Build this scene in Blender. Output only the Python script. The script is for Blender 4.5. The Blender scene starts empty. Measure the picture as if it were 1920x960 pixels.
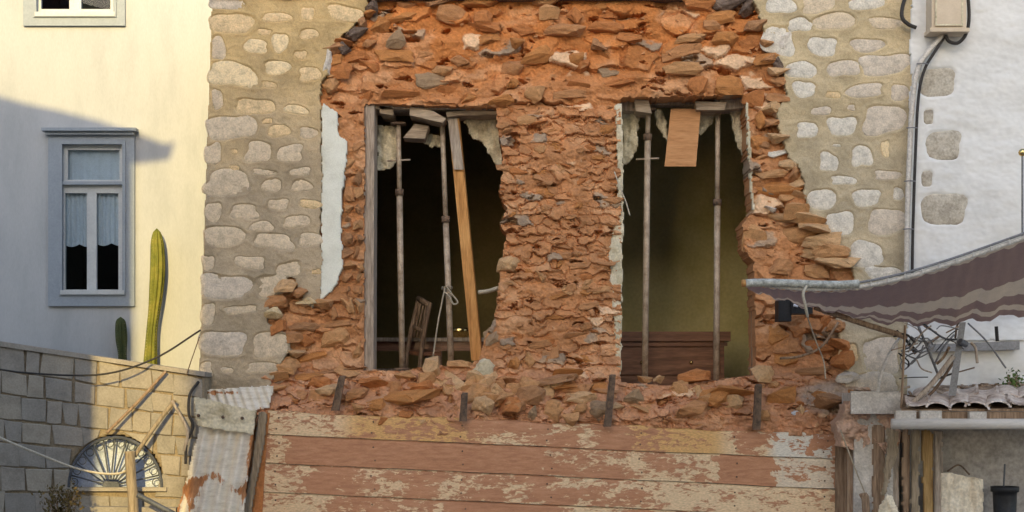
import bpy, bmesh, math, random
import numpy as np
from mathutils import Vector, Matrix, Euler, noise as mnoise

random.seed(7)
R = math.radians
scene = bpy.context.scene
COL = scene.collection

# ------------------------------------------------------------------ camera, sky, sun, exposure
CAM_D, CAM_Z, PXM = 14.0, 2.3, 200.0
cam_data = bpy.data.cameras.new('camera')
cam = bpy.data.objects.new('camera', cam_data); COL.objects.link(cam)
cam.location = (0, -CAM_D, CAM_Z); cam.rotation_euler = (R(90), 0, 0)
cam_data.sensor_width = 36; cam_data.lens = 36 * CAM_D / 9.6
cam_data.shift_y = (3.6 - CAM_Z) / 9.6
cam_data.clip_end = 2000
scene.camera = cam

SUN_AZ, SUN_EL = R(1.5), R(18)
SUN_D = Vector((math.sin(SUN_AZ) * math.cos(SUN_EL), math.cos(SUN_AZ) * math.cos(SUN_EL), -math.sin(SUN_EL)))
world = bpy.data.worlds.new('World'); scene.world = world; world.use_nodes = True
wn = world.node_tree.nodes; wl = world.node_tree.links
sky = wn.new('ShaderNodeTexSky'); sky.sky_type = 'NISHITA'; sky.sun_disc = False
sky.sun_elevation = SUN_EL; sky.sun_rotation = R(184); sky.air_density = 1.0; sky.dust_density = 1.9; sky.ozone_density = 1.0
wl.new(sky.outputs[0], wn['Background'].inputs[0]); wn['Background'].inputs[1].default_value = 0.15
sd = bpy.data.lights.new('sun', 'SUN'); sd.energy = 2.0; sd.angle = R(0.6); sd.color = (1.0, 0.75, 0.29)
so = bpy.data.objects.new('sun', sd); COL.objects.link(so)
so.rotation_euler = SUN_D.to_track_quat('-Z', 'Y').to_euler(); so.location = (-5, -30, 20)
vs = scene.view_settings
vs.view_transform = 'Standard'; vs.look = 'None'; vs.gamma = 1.0; vs.use_curve_mapping = False
vs.exposure = 1.25
scene.render.engine = 'CYCLES'

# ------------------------------------------------------------------ helpers
def P(px, py, Y=0.0):
    """point that stands at depth Y on the sight line of a photo coordinate"""
    k = (CAM_D + Y) / CAM_D
    return Vector(((px - 960) / PXM * k, Y, CAM_Z + ((1200 - py) / PXM - CAM_Z) * k))

WLOC = {}
def tag(o, label=None, cat=None, group=None, kind=None):
    if label: o['label'] = label
    if cat: o['category'] = cat
    if group: o['group'] = group
    if kind: o['kind'] = kind
    return o

def thing(name, label, cat, loc, group=None):
    o = bpy.data.objects.new(name, None); COL.objects.link(o)
    o.empty_display_size = .1
    o.location = loc; WLOC[o] = Vector(loc)
    return tag(o, label, cat, group)

def link(o, loc, parent):
    COL.objects.link(o); WLOC[o] = Vector(loc)
    if parent is not None:
        o.parent = parent; o.location = Vector(loc) - WLOC[parent]
    else:
        o.location = loc
    return o

def mesh_obj(name, verts, faces, m, parent=None, smooth=False, cols=None, dens=None, uv=None):
    v = np.array(verts, dtype=np.float64).reshape(-1, 3)
    loc = np.array([(v[:, 0].min() + v[:, 0].max()) / 2, (v[:, 1].min() + v[:, 1].max()) / 2, v[:, 2].min()])
    me = bpy.data.meshes.new(name)
    me.from_pydata((v - loc).tolist(), [], faces)
    if smooth:
        me.polygons.foreach_set('use_smooth', np.ones(len(me.polygons), dtype=bool))
    if cols is not None:
        a = me.color_attributes.new('col', 'FLOAT_COLOR', 'POINT')
        c = np.ones((len(v), 4)); c[:, :3] = cols
        a.data.foreach_set('color', c.ravel())
    if dens is not None:
        a = me.attributes.new('dens', 'FLOAT', 'POINT'); a.data.foreach_set('value', np.asarray(dens, dtype=np.float64))
    if uv is not None:
        a = me.attributes.new('stripe', 'FLOAT', 'POINT'); a.data.foreach_set('value', np.asarray(uv, dtype=np.float64))
    me.materials.append(m); me.update()
    return link(bpy.data.objects.new(name, me), loc, parent)

class MB:
    def __init__(s): s.v = []; s.f = []
    def add(s, v, f):
        n = len(s.v); s.v += [tuple(p) for p in v]; s.f += [tuple(i + n for i in q) for q in f]; return s
    def box(s, a, b, ch=0.0):
        x0, x1 = sorted((a[0], b[0])); y0, y1 = sorted((a[1], b[1])); z0, z1 = sorted((a[2], b[2]))
        v = [(x, y, z) for x in (x0, x1) for y in (y0, y1) for z in (z0, z1)]
        return s.add(v, [(0, 1, 3, 2), (4, 6, 7, 5), (0, 4, 5, 1), (2, 3, 7, 6), (0, 2, 6, 4), (1, 5, 7, 3)])
    def hexa(s, c8):
        """front quad (4) then back quad (4), same order"""
        return s.add(c8, [(0, 1, 2, 3), (7, 6, 5, 4), (0, 4, 5, 1), (1, 5, 6, 2), (2, 6, 7, 3), (3, 7, 4, 0)])
    def prism(s, pts, d):
        n = len(pts); d = Vector(d)
        v = [Vector(p) for p in pts] + [Vector(p) + d for p in pts]
        f = [tuple(range(n)), tuple(range(2 * n - 1, n - 1, -1))] + [(i, i + n, (i + 1) % n + n, (i + 1) % n) for i in range(n)]
        return s.add(v, f)
    def tube(s, path, r, n=8, caps=True, r1=None):
        path = [Vector(p) for p in path]; m = len(path)
        up = Vector((0.13, 0.9, 0.21)).normalized(); rings = []
        for i, p in enumerate(path):
            t = (path[min(i + 1, m - 1)] - path[max(i - 1, 0)]).normalized()
            a = t.cross(up)
            if a.length < 1e-3: a = t.cross(Vector((1, 0, 0)))
            a.normalize(); b = t.cross(a)
            rr = r if r1 is None else r + (r1 - r) * i / (m - 1)
            rings.append([p + (a * math.cos(2 * math.pi * k / n) + b * math.sin(2 * math.pi * k / n)) * rr for k in range(n)])
        v = [q for ring in rings for q in ring]
        f = [(i * n + k, i * n + (k + 1) % n, (i + 1) * n + (k + 1) % n, (i + 1) * n + k) for i in range(m - 1) for k in range(n)]
        if caps: f += [tuple(range(n - 1, -1, -1)), tuple(range((m - 1) * n, m * n))]
        return s.add(v, f)
    def build(s, name, m, parent=None, smooth=False):
        return mesh_obj(name, s.v, s.f, m, parent, smooth)

def pxbox(x0, y0, x1, y1, Y0, Y1):
    """box whose front face (depth Y0) covers a photo rectangle"""
    a, b = P(x0, y1, Y0), P(x1, y0, Y0)
    return MB().box((a.x, Y0, a.z), (b.x, Y1, b.z))

def spline(pts, n=24):
    pts = [Vector(p) for p in pts]; out = []
    q = [2 * pts[0] - pts[1]] + pts + [2 * pts[-1] - pts[-2]]
    for i in range(1, len(q) - 2):
        for k in range(n):
            t = k / n
            out.append(0.5 * ((2 * q[i]) + (q[i + 1] - q[i - 1]) * t + (2 * q[i - 1] - 5 * q[i] + 4 * q[i + 1] - q[i + 2]) * t * t + (3 * q[i] - q[i - 1] - 3 * q[i + 1] + q[i + 2]) * t ** 3))
    out.append(pts[-1]); return out

# ---- numpy noise
def hsh(ix, iy, seed):
    h = (ix.astype(np.int64) * 374761393 + iy.astype(np.int64) * 668265263 + seed * 1442695041) & 0xFFFFFFFF
    h = ((h ^ (h >> 13)) * 1274126177) & 0xFFFFFFFF
    h = ((h ^ (h >> 16)) * 2246822519) & 0xFFFFFFFF
    return ((h ^ (h >> 15)) & 0xFFFFFF) / float(0xFFFFFF)
def vnoise(x, y, seed=0):
    ix = np.floor(x); iy = np.floor(y); fx = x - ix; fy = y - iy
    fx = fx * fx * (3 - 2 * fx); fy = fy * fy * (3 - 2 * fy)
    a = hsh(ix, iy, seed); b = hsh(ix + 1, iy, seed); c = hsh(ix, iy + 1, seed); d = hsh(ix + 1, iy + 1, seed)
    return (a + (b - a) * fx) * (1 - fy) + (c + (d - c) * fx) * fy
def fbm(x, y, seed=0, o=4):
    s = 0; a = .5
    for k in range(o):
        s = s + a * vnoise(x * 2 ** k, y * 2 ** k, seed + k * 17); a *= .5
    return s / (1 - .5 ** o)
def voro(x, y, sx, sy, seed):
    gy = np.floor(y / sy); f1 = np.full(x.shape, 9e9); f2 = f1.copy()
    r = [np.zeros(x.shape) for _ in range(4)]; dxx = np.zeros(x.shape); dyy = np.zeros(x.shape)
    for j in (-1, 0, 1):
        cy = gy + j; off = hsh(cy, cy * 0 + 3, seed + 5)
        gx = np.floor(x / sx + off)
        for i in (-1, 0, 1):
            cx = gx + i
            jx = hsh(cx, cy, seed); jy = hsh(cx, cy, seed + 1)
            dx = x / sx + off - (cx + .15 + .7 * jx); dy = y / sy - (cy + .2 + .6 * jy)
            d = np.sqrt(dx * dx + dy * dy)
            n1 = d < f1
            f2 = np.where(n1, f1, np.minimum(f2, d)); f1 = np.where(n1, d, f1)
            for k in range(4): r[k] = np.where(n1, hsh(cx, cy, seed + 11 + k), r[k])
            dxx = np.where(n1, dx, dxx); dyy = np.where(n1, dy, dyy)
    return f1, f2, r, dxx, dyy
def sstep(a, b, x):
    t = np.clip((x - a) / (b - a), 0, 1); return t * t * (3 - 2 * t)
def inpoly(x, y, poly):
    ins = np.zeros(x.shape, bool); n = len(poly)
    for i in range(n):
        x0, y0 = poly[i]; x1, y1 = poly[(i + 1) % n]
        if y0 == y1: continue
        c = ((y0 > y) != (y1 > y)) & (x < (x1 - x0) * (y - y0) / (y1 - y0) + x0)
        ins ^= c
    return ins

def relief(name, poly, Yb, yfun, m, parent=None, step=2.5, rag=6, ragscale=18, holes=(), thick=.1, cfun=None, smooth=True, seed=1, dfun=None, ragx=None):
    xs = [p[0] for p in poly]; ys = [p[1] for p in poly]
    gx = np.arange(min(xs) - rag, max(xs) + rag + step, step); gy = np.arange(min(ys) - rag, max(ys) + rag + step, step)
    X, Yp = np.meshgrid(gx, gy)
    wx = X + (fbm(X / ragscale, Yp / ragscale, seed) - .5) * 2 * rag + (vnoise(X / 5, Yp / 5, seed + 3) - .5) * rag * .5
    wy = Yp + (fbm(X / ragscale, Yp / ragscale, seed + 50) - .5) * 2 * rag + (vnoise(X / 5, Yp / 5, seed + 4) - .5) * rag * .5
    if ragx is not None:
        rm = ragx(X, Yp); wx = X + (wx - X) * rm; wy = Yp + (wy - Yp) * rm
    mask = inpoly(wx, wy, poly)
    for h in holes: mask &= ~inpoly(wx, wy, h)
    q = mask[:-1, :-1] & mask[1:, :-1] & mask[:-1, 1:] & mask[1:, 1:]
    k = (CAM_D + Yb) / CAM_D
    off = yfun(X, Yp)
    V = np.stack([(X - 960) / PXM * k, Yb + off, CAM_Z + ((1200 - Yp) / PXM - CAM_Z) * k], -1)
    H, W = X.shape; idx = np.arange(H * W).reshape(H, W)
    F = np.stack([idx[:-1, :-1][q], idx[1:, :-1][q], idx[1:, 1:][q], idx[:-1, 1:][q]], -1)
    # boundary edges -> skirt
    qp = np.zeros((H + 1, W + 1), bool); qp[1:H, 1:W] = q
    E = []
    up = q & ~qp[0:H - 1, 1:W]; dn = q & ~qp[2:H + 1, 1:W]; lf = q & ~qp[1:H, 0:W - 1]; rt = q & ~qp[1:H, 2:W + 1]
    E.append(np.stack([idx[:-1, 1:][up], idx[:-1, :-1][up]], -1)); E.append(np.stack([idx[1:, :-1][dn], idx[1:, 1:][dn]], -1))
    E.append(np.stack([idx[:-1, :-1][lf], idx[1:, :-1][lf]], -1)); E.append(np.stack([idx[1:, 1:][rt], idx[:-1, 1:][rt]], -1))
    E = np.concatenate(E)
    bv = np.unique(E); mp = np.full(H * W, -1); 
    Vf = V.reshape(-1, 3); used = np.unique(F); nu = len(used)
    new = np.full(H * W, -1); new[used] = np.arange(nu); mp[bv] = nu + np.arange(len(bv))
    back = Vf[bv].copy(); back[:, 1] += thick
    verts = np.concatenate([Vf[used], back])
    SK = np.stack([new[E[:, 0]], new[E[:, 1]], mp[E[:, 1]], mp[E[:, 0]]], -1)[:, ::-1]
    faces = np.concatenate([new[F], SK]).tolist()
    cols = dens = None
    if cfun is not None:
        c = cfun(X, Yp, off).reshape(-1, 3); cols = np.concatenate([c[used], c[bv]])
    if dfun is not None:
        c = dfun(X, Yp).ravel(); dens = np.concatenate([c[used], c[bv]])
    return mesh_obj(name, verts, faces, m, parent, smooth, cols, dens)

# ---- materials
def sr(r, g, b):
    f = lambda c: (c / 255 / 12.92) if c <= 10 else ((c / 255 + .055) / 1.055) ** 2.4
    return (f(r), f(g), f(b))
def mat(name, cols, scale=6, detail=6, rough=.9, bump=.3, bscale=60, attr=False, stretch=(1, 1, 1), spec=.25, metal=0, fine=.25, bdist=.006, wrap=None):
    m = bpy.data.materials.new(name); m.use_nodes = True
    N = m.node_tree.nodes; L = m.node_tree.links; b = N['Principled BSDF']
    tc = N.new('ShaderNodeTexCoord'); oi = N.new('ShaderNodeObjectInfo')
    ad = N.new('ShaderNodeVectorMath'); ad.operation = 'MULTIPLY_ADD'
    cb = N.new('ShaderNodeCombineXYZ')
    for i in range(3): L.new(oi.outputs['Random'], cb.inputs[i])
    L.new(cb.outputs[0], ad.inputs[0]); ad.inputs[1].default_value = (37, 51, 23); L.new(tc.outputs['Object'], ad.inputs[2])
    mp = N.new('ShaderNodeMapping'); mp.inputs['Scale'].default_value = stretch; L.new(ad.outputs[0], mp.inputs[0])
    n1 = N.new('ShaderNodeTexNoise'); n1.inputs['Scale'].default_value = scale; n1.inputs['Detail'].default_value = detail; n1.inputs['Roughness'].default_value = .62
    L.new(mp.outputs[0], n1.inputs['Vector'])
    cr = N.new('ShaderNodeValToRGB'); el = cr.color_ramp.elements
    while len(el) < len(cols): el.new(.5)
    for i, c in enumerate(cols):
        el[i].position = .3 + .4 * i / max(1, len(cols) - 1); el[i].color = (*c, 1)
    L.new(n1.outputs['Fac'], cr.inputs[0])
    n2 = N.new('ShaderNodeTexNoise'); n2.inputs['Scale'].default_value = bscale; n2.inputs['Detail'].default_value = 5; L.new(mp.outputs[0], n2.inputs['Vector'])
    mr = N.new('ShaderNodeMapRange'); mr.inputs[1].default_value = .25; mr.inputs[2].default_value = .75; mr.inputs[3].default_value = 1 - fine; mr.inputs[4].default_value = 1 + fine
    L.new(n2.outputs['Fac'], mr.inputs[0])
    mx = N.new('ShaderNodeMix'); mx.data_type = 'RGBA'; mx.blend_type = 'MULTIPLY'; mx.inputs[0].default_value = 1
    L.new(cr.outputs[0], mx.inputs[6]); L.new(mr.outputs[0], mx.inputs[7]); out = mx.outputs[2]
    if attr:
        at = N.new('ShaderNodeAttribute'); at.attribute_name = 'col'
        m2 = N.new('ShaderNodeMix'); m2.data_type = 'RGBA'; m2.blend_type = 'MULTIPLY'; m2.inputs[0].default_value = 1
        L.new(out, m2.inputs[6]); L.new(at.outputs['Color'], m2.inputs[7]); out = m2.outputs[2]
    L.new(out, b.inputs['Base Color'])
    b.inputs['Roughness'].default_value = rough; b.inputs['Specular IOR Level'].default_value = spec; b.inputs['Metallic'].default_value = metal
    if bump:
        bp = N.new('ShaderNodeBump'); bp.inputs['Strength'].default_value = bump; bp.inputs['Distance'].default_value = bdist
        sm = N.new('ShaderNodeMath'); sm.operation = 'ADD'; L.new(n1.outputs['Fac'], sm.inputs[0]); L.new(n2.outputs['Fac'], sm.inputs[1])
        L.new(sm.outputs[0], bp.inputs['Height']); L.new(bp.outputs[0], b.inputs['Normal'])
    m['_out'] = 0
    return m
def flaky(name, paint, patch_attr, base, scale=17, stretch=(.8, 1, 2.2), bump=.5, rough=.75):
    """paint that has flaked away: the attribute dens says how much is gone, col what shows below"""
    m = mat(name, base, scale=7, bump=0, rough=rough, fine=.12, stretch=(1, 1, 5))
    N = m.node_tree.nodes; L = m.node_tree.links; b = N['Principled BSDF']
    src = b.inputs['Base Color'].links[0].from_socket
    tc = N.new('ShaderNodeTexCoord'); oi = N.new('ShaderNodeObjectInfo'); ad = N.new('ShaderNodeVectorMath'); ad.operation = 'MULTIPLY_ADD'
    cb = N.new('ShaderNodeCombineXYZ'); L.new(oi.outputs['Random'], cb.inputs[0]); L.new(oi.outputs['Random'], cb.inputs[2])
    L.new(cb.outputs[0], ad.inputs[0]); ad.inputs[1].default_value = (31, 0, 17); L.new(tc.outputs['Object'], ad.inputs[2])
    mp = N.new('ShaderNodeMapping'); mp.inputs['Scale'].default_value = stretch; L.new(ad.outputs[0], mp.inputs[0])
    n = N.new('ShaderNodeTexNoise'); n.inputs['Scale'].default_value = scale; n.inputs['Detail'].default_value = 8; n.inputs['Roughness'].default_value = .68; n.inputs['Distortion'].default_value = .4
    L.new(mp.outputs[0], n.inputs['Vector'])
    at = N.new('ShaderNodeAttribute'); at.attribute_name = 'dens'
    a1 = N.new('ShaderNodeMath'); a1.operation = 'ADD'; L.new(n.outputs['Fac'], a1.inputs[0]); L.new(at.outputs['Fac'], a1.inputs[1])
    rm = N.new('ShaderNodeMapRange'); rm.inputs[1].default_value = .97; rm.inputs[2].default_value = 1.01; L.new(a1.outputs[0], rm.inputs[0])
    ca = N.new('ShaderNodeAttribute'); ca.attribute_name = 'col'
    n3 = N.new('ShaderNodeTexNoise'); n3.inputs['Scale'].default_value = 45; n3.inputs['Detail'].default_value = 5; L.new(mp.outputs[0], n3.inputs['Vector'])
    mr = N.new('ShaderNodeMapRange'); mr.inputs[1].default_value = .3; mr.inputs[2].default_value = .7; mr.inputs[3].default_value = .72; mr.inputs[4].default_value = 1.1; L.new(n3.outputs['Fac'], mr.inputs[0])
    mm = N.new('ShaderNodeMix'); mm.data_type = 'RGBA'; mm.blend_type = 'MULTIPLY'; mm.inputs[0].default_value = 1
    L.new(ca.outputs['Color'], mm.inputs[6]); L.new(mr.outputs[0], mm.inputs[7])
    mx = N.new('ShaderNodeMix'); mx.data_type = 'RGBA'; L.new(rm.outputs[0], mx.inputs[0]); L.new(src, mx.inputs[6]); L.new(mm.outputs[2], mx.inputs[7])
    L.new(mx.outputs[2], b.inputs['Base Color'])
    bp = N.new('ShaderNodeBump'); bp.inputs['Strength'].default_value = bump; bp.inputs['Distance'].default_value = .003; bp.invert = True
    sm = N.new('ShaderNodeMath'); sm.operation = 'MULTIPLY_ADD'; L.new(n3.outputs['Fac'], sm.inputs[0]); sm.inputs[1].default_value = .35; L.new(rm.outputs[0], sm.inputs[2])
    L.new(sm.outputs[0], bp.inputs['Height']); L.new(bp.outputs[0], b.inputs['Normal'])
    return m
def striped(name):
    m = mat(name, [(.9, .9, .9), (1, 1, 1)], scale=10, bump=.2, bscale=180, rough=.9, fine=.15)
    N = m.node_tree.nodes; L = m.node_tree.links; b = N['Principled BSDF']; src = b.inputs['Base Color'].links[0].from_socket
    at = N.new('ShaderNodeAttribute'); at.attribute_name = 'stripe'
    cr = N.new('ShaderNodeValToRGB'); cr.color_ramp.interpolation = 'CONSTANT'
    pu, crm = sr(152, 126, 116), sr(210, 190, 166)
    el = cr.color_ramp.elements
    seq = [(0, crm), (.03, pu), (.50, crm), (.70, pu), (.84, crm), (.92, pu)]
    while len(el) < len(seq): el.new(.5)
    for i, (p, c) in enumerate(seq): el[i].position = p; el[i].color = (*c, 1)
    L.new(at.outputs['Fac'], cr.inputs[0])
    mx = N.new('ShaderNodeMix'); mx.data_type = 'RGBA'; mx.blend_type = 'MULTIPLY'; mx.inputs[0].default_value = 1
    L.new(cr.outputs[0], mx.inputs[6]); L.new(src, mx.inputs[7]); L.new(mx.outputs[2], b.inputs['Base Color'])
    tr = N.new('ShaderNodeBsdfTranslucent'); L.new(mx.outputs[2], tr.inputs[0]); ms = N.new('ShaderNodeMixShader'); ms.inputs[0].default_value = .45
    L.new(b.outputs[0], ms.inputs[1]); L.new(tr.outputs[0], ms.inputs[2]); L.new(ms.outputs[0], N['Material Output'].inputs[0])
    return m
def glass(name, tint=(.8, .85, .9)):
    m = bpy.data.materials.new(name); m.use_nodes = True
    N = m.node_tree.nodes; L = m.node_tree.links; N.remove(N['Principled BSDF']); o = N['Material Output']
    t = N.new('ShaderNodeBsdfTransparent'); t.inputs[0].default_value = (*tint, 1); g = N.new('ShaderNodeBsdfGlossy'); g.inputs['Roughness'].default_value = .0
    x = N.new('ShaderNodeMixShader'); x.inputs[0].default_value = .012
    L.new(t.outputs[0], x.inputs[1]); L.new(g.outputs[0], x.inputs[2]); L.new(x.outputs[0], o.inputs[0])
    return m

M = {}
M['rubble'] = mat('rubble_earth', [(.82, .80, .78), (1, 1, 1), (1.12, 1.09, 1.05)], scale=9, bump=.6, bscale=45, attr=True, bdist=.010, fine=.2)
M['mortar'] = mat('lime_mortar', [(.78, .78, .76), (1, 1, 1), (1.15, 1.14, 1.12)], scale=4, bump=.5, bscale=90, attr=True, fine=.18)
for i, c in enumerate([sr(188, 130, 78), sr(184, 134, 92), sr(194, 147, 102), sr(170, 127, 91), sr(162, 136, 108), sr(186, 123, 75), sr(206, 168, 126)]):
    M['rub%d' % i] = mat('dusty_stone', [tuple(x * .74 for x in c), c, tuple(min(.9, x * 1.15) for x in c)], scale=7, bump=.7, bscale=45, bdist=.01, fine=.2)
for i, c in enumerate([sr(216, 192, 152), sr(206, 190, 166), sr(226, 206, 168), sr(204, 192, 176), sr(212, 206, 194)]):  # the warmer tones, mostly for upper stones, hold the sun's glow as colour
    M['fac%d' % i] = mat('facing_stone', [tuple(x * .72 for x in c), c, tuple(min(.9, x * 1.15) for x in c)], scale=14, bump=.5, bscale=70, fine=.22)
M['dark_stone'] = mat('dark_stone', [sr(84, 70, 62), sr(112, 96, 86), sr(136, 120, 108)], scale=8, bump=.8, bscale=40, bdist=.01)
M['white_stone'] = mat('pale_lime_stone', [sr(190, 180, 168), sr(228, 222, 212)], scale=9, bump=.6, bscale=50)
M['white_house'] = mat('limewash_wall', [(.40, .415, .43), (.455, .468, .482), (.48, .49, .505)], scale=2.6, bump=.2, bscale=60, fine=.05, stretch=(1.6, 1, .45))
M['blue_paint'] = mat('grey_blue_paint', [(.28, .32, .37), (.33, .37, .42)], scale=6, rough=.55, bump=.1, bscale=50, fine=.08)
M['sash'] = mat('pale_sash_paint', [(.50, .52, .53), (.58, .60, .60)], scale=6, rough=.5, bump=.1, fine=.08)
M['curtain'] = mat('net_curtain', [(.74, .73, .68), (.82, .81, .76)], scale=14, rough=.95, bump=.1, fine=.08)
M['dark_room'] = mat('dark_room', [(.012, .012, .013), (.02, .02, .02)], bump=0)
M['glass'] = glass('window_glass')
M['cactus'] = mat('cactus_skin', [sr(84, 92, 38), sr(118, 120, 50), sr(140, 134, 64)], scale=9, rough=.7, bump=.2, bscale=60, fine=.15)
M['cactus2'] = mat('cactus_skin_dark', [sr(60, 72, 44), sr(84, 92, 56)], scale=9, rough=.7, bump=.2, bscale=60)
M['gw_mortar'] = mat('garden_wall_mortar', [sr(130, 116, 98), sr(152, 138, 116)], scale=10, bump=.4)
for i, c in enumerate([sr(154, 146, 136), sr(149, 142, 133), sr(160, 151, 138), sr(146, 140, 132)]):
    M['gw%d' % i] = mat('garden_wall_block', [tuple(x * .78 for x in c), c, tuple(x * 1.12 for x in c)], scale=6, bump=.4, bscale=60, fine=.15)
M['iron'] = mat('dark_iron', [sr(74, 78, 86), sr(104, 106, 112)], rough=.6, bump=.2, metal=.3)
M['rust_iron'] = mat('rusty_iron', [sr(70, 60, 54), sr(108, 90, 76), sr(128, 104, 84)], scale=20, rough=.85, bump=.4)
M['cable'] = mat('black_cable', [sr(46, 44, 44), sr(64, 60, 58)], rough=.6, bump=0)
M['pale_cable'] = mat('pale_cable', [sr(176, 166, 148), sr(200, 190, 172)], rough=.7, bump=0)
M['wood_grey'] = mat('weathered_wood', [sr(120, 108, 96), sr(164, 150, 136), sr(186, 172, 156)], scale=6, stretch=(7, 7, .7), bump=.5, bscale=20, rough=.85)
M['wood_greyx'] = mat('weathered_wood_lying', [sr(124, 108, 92), sr(166, 148, 128), sr(188, 170, 148)], scale=6, stretch=(.7, 7, 7), bump=.5, bscale=20, rough=.85)
M['wood_tan'] = mat('fresh_wood', [sr(166, 116, 66), sr(198, 146, 88), sr(212, 164, 106)], scale=5, stretch=(6, 6, .5), bump=.3, bscale=20, rough=.8, fine=.12)
M['plywood'] = mat('plywood', [sr(170, 120, 78), sr(190, 140, 96), sr(198, 150, 106)], scale=5, stretch=(.6, 5, 5), bump=.2, bscale=20, rough=.75, fine=.1)
M['wood_pale'] = mat('pale_rough_wood', [sr(116, 102, 84), sr(148, 133, 112), sr(168, 152, 132)], scale=6, stretch=(6, 6, .7), bump=.6, bscale=18, rough=.9)
M['wood_ochre'] = mat('ochre_board', [sr(126, 98, 62), sr(168, 138, 92), sr(186, 156, 112)], scale=5, stretch=(7, 7, .6), bump=.6, bscale=18, rough=.9)
M['wood_brown'] = mat('brown_board', [sr(104, 84, 68), sr(148, 124, 102), sr(172, 148, 124)], scale=5, stretch=(7, 7, .6), bump=.6, bscale=18, rough=.9)
M['steel'] = mat('prop_steel', [sr(136, 118, 100), sr(178, 160, 140), sr(192, 176, 156)], scale=12, rough=.6, metal=.2, bump=.15, fine=.15)
M['mahogany'] = mat('dark_furniture_wood', [sr(98, 66, 48), sr(130, 90, 66), sr(152, 110, 84)], scale=4, stretch=(.6, 5, 6), rough=.4, bump=.1, bscale=20, spec=.5)
M['brass'] = mat('brass', [(.75, .55, .22), (.85, .66, .3)], rough=.2, metal=1, bump=0, spec=.5)
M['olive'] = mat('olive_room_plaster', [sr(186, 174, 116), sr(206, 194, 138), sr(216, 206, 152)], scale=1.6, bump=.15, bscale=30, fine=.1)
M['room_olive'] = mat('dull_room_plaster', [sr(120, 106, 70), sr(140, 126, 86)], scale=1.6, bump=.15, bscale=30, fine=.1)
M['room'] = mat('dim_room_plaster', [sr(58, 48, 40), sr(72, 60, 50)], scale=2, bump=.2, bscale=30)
M['plaster'] = mat('torn_plaster', [sr(176, 166, 140), sr(204, 194, 168), sr(216, 206, 184)], scale=8, bump=.5, bscale=60)
M['mint'] = mat('pale_mint_plaster', [sr(206, 206, 194), sr(224, 225, 214), sr(230, 231, 221)], scale=5, bump=.35, bscale=70, fine=.08)
M['whitewall'] = mat('white_rendered_wall', [(.62, .62, .61), (.72, .72, .71), (.76, .76, .75)], scale=3.2, bump=.2, bscale=22, bdist=.006, fine=.05, stretch=(.7, 1, 1.3))
M['quoin'] = mat('grey_quoin', [sr(150, 142, 130), sr(182, 174, 160), sr(196, 190, 178)], scale=12, bump=.6, bscale=50, fine=.25)
M['planks'] = flaky('flaking_plank', None, None, [sr(166, 118, 90), sr(184, 134, 102), sr(196, 148, 116)])
M['corr'] = flaky('painted_tin', None, None, [sr(198, 188, 172), sr(218, 210, 196), sr(228, 221, 208)], scale=7, stretch=(2.2, 1, .7), bump=.3)
M['tin_cap'] = mat('beige_tin', [sr(180, 168, 140), sr(206, 196, 170), sr(216, 206, 182)], scale=7, rough=.7, bump=.3, bscale=40)
M['awning'] = striped('striped_canvas')
M['wrap'] = mat('bubble_wrap', [sr(124, 124, 116), sr(172, 172, 164), sr(208, 208, 200)], scale=30, rough=.3, bump=.6, bscale=90, spec=.5, fine=.2)
M['canvas_white'] = mat('white_canvas_hem', [sr(190, 184, 176), sr(214, 208, 200)], scale=20, bump=.3)
M['grey_metal'] = mat('grey_metal', [sr(112, 112, 114), sr(140, 140, 142)], rough=.55, bump=.1, metal=.2)
M['black'] = mat('black_plastic', [sr(30, 30, 32), sr(46, 46, 48)], rough=.5, bump=.1)
M['box_paint'] = mat('beige_meter_box', [sr(196, 178, 154), sr(214, 198, 176)], scale=5, rough=.5, bump=.08, fine=.05)
M['gutter'] = mat('grey_gutter', [sr(180, 174, 166), sr(204, 198, 190), sr(212, 208, 202)], scale=4, stretch=(.5, 4, 4), rough=.6, bump=.1, fine=.1)
M['tile'] = mat('old_roof_tile', [sr(150, 128, 116), sr(206, 192, 182), sr(226, 218, 210)], scale=7, bump=.6, bscale=40)
M['block'] = mat('cement_block', [sr(178, 170, 160), sr(206, 200, 192)], scale=10, bump=.5, bscale=60)
M['shed_wall'] = mat('grey_cement_render', [sr(140, 134, 128), sr(168, 162, 156), sr(182, 176, 170)], scale=4, bump=.5, bscale=30)
M['bag'] = mat('cream_sack', [sr(196, 180, 156), sr(226, 214, 192), sr(234, 224, 206)], scale=7, bump=.4, bscale=40)
M['leafdry'] = mat('dry_leaves', [sr(70, 64, 38), sr(104, 90, 56), sr(128, 104, 66)], scale=20, bump=0)
M['leaf'] = mat('green_leaves', [sr(70, 98, 52), sr(108, 134, 78)], scale=20, bump=0)
M['asphalt'] = mat('street_paving', [(.20, .19, .175), (.27, .255, .24)], scale=3, bump=.4)
M['litter'] = mat('leaf_litter', [sr(96, 80, 66), sr(150, 128, 108), sr(188, 172, 154)], scale=14, bump=.8, bscale=50)
M['soil'] = mat('soil', [(.12, .09, .06), (.18, .13, .09)], scale=6, bump=.6)
M['far_wall'] = mat('ochre_house_wall', [(.24, .20, .15), (.29, .25, .18)], scale=2)
M['roof'] = mat('clay_roof', [(.32, .14, .08), (.42, .2, .11)], scale=5)
M['rope'] = mat('grey_rope', [sr(150, 138, 120), sr(182, 170, 150)], bump=.2)
M['paper'] = mat('pale_scrap', [sr(186, 190, 200), sr(208, 212, 220)], bump=.1)

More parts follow.
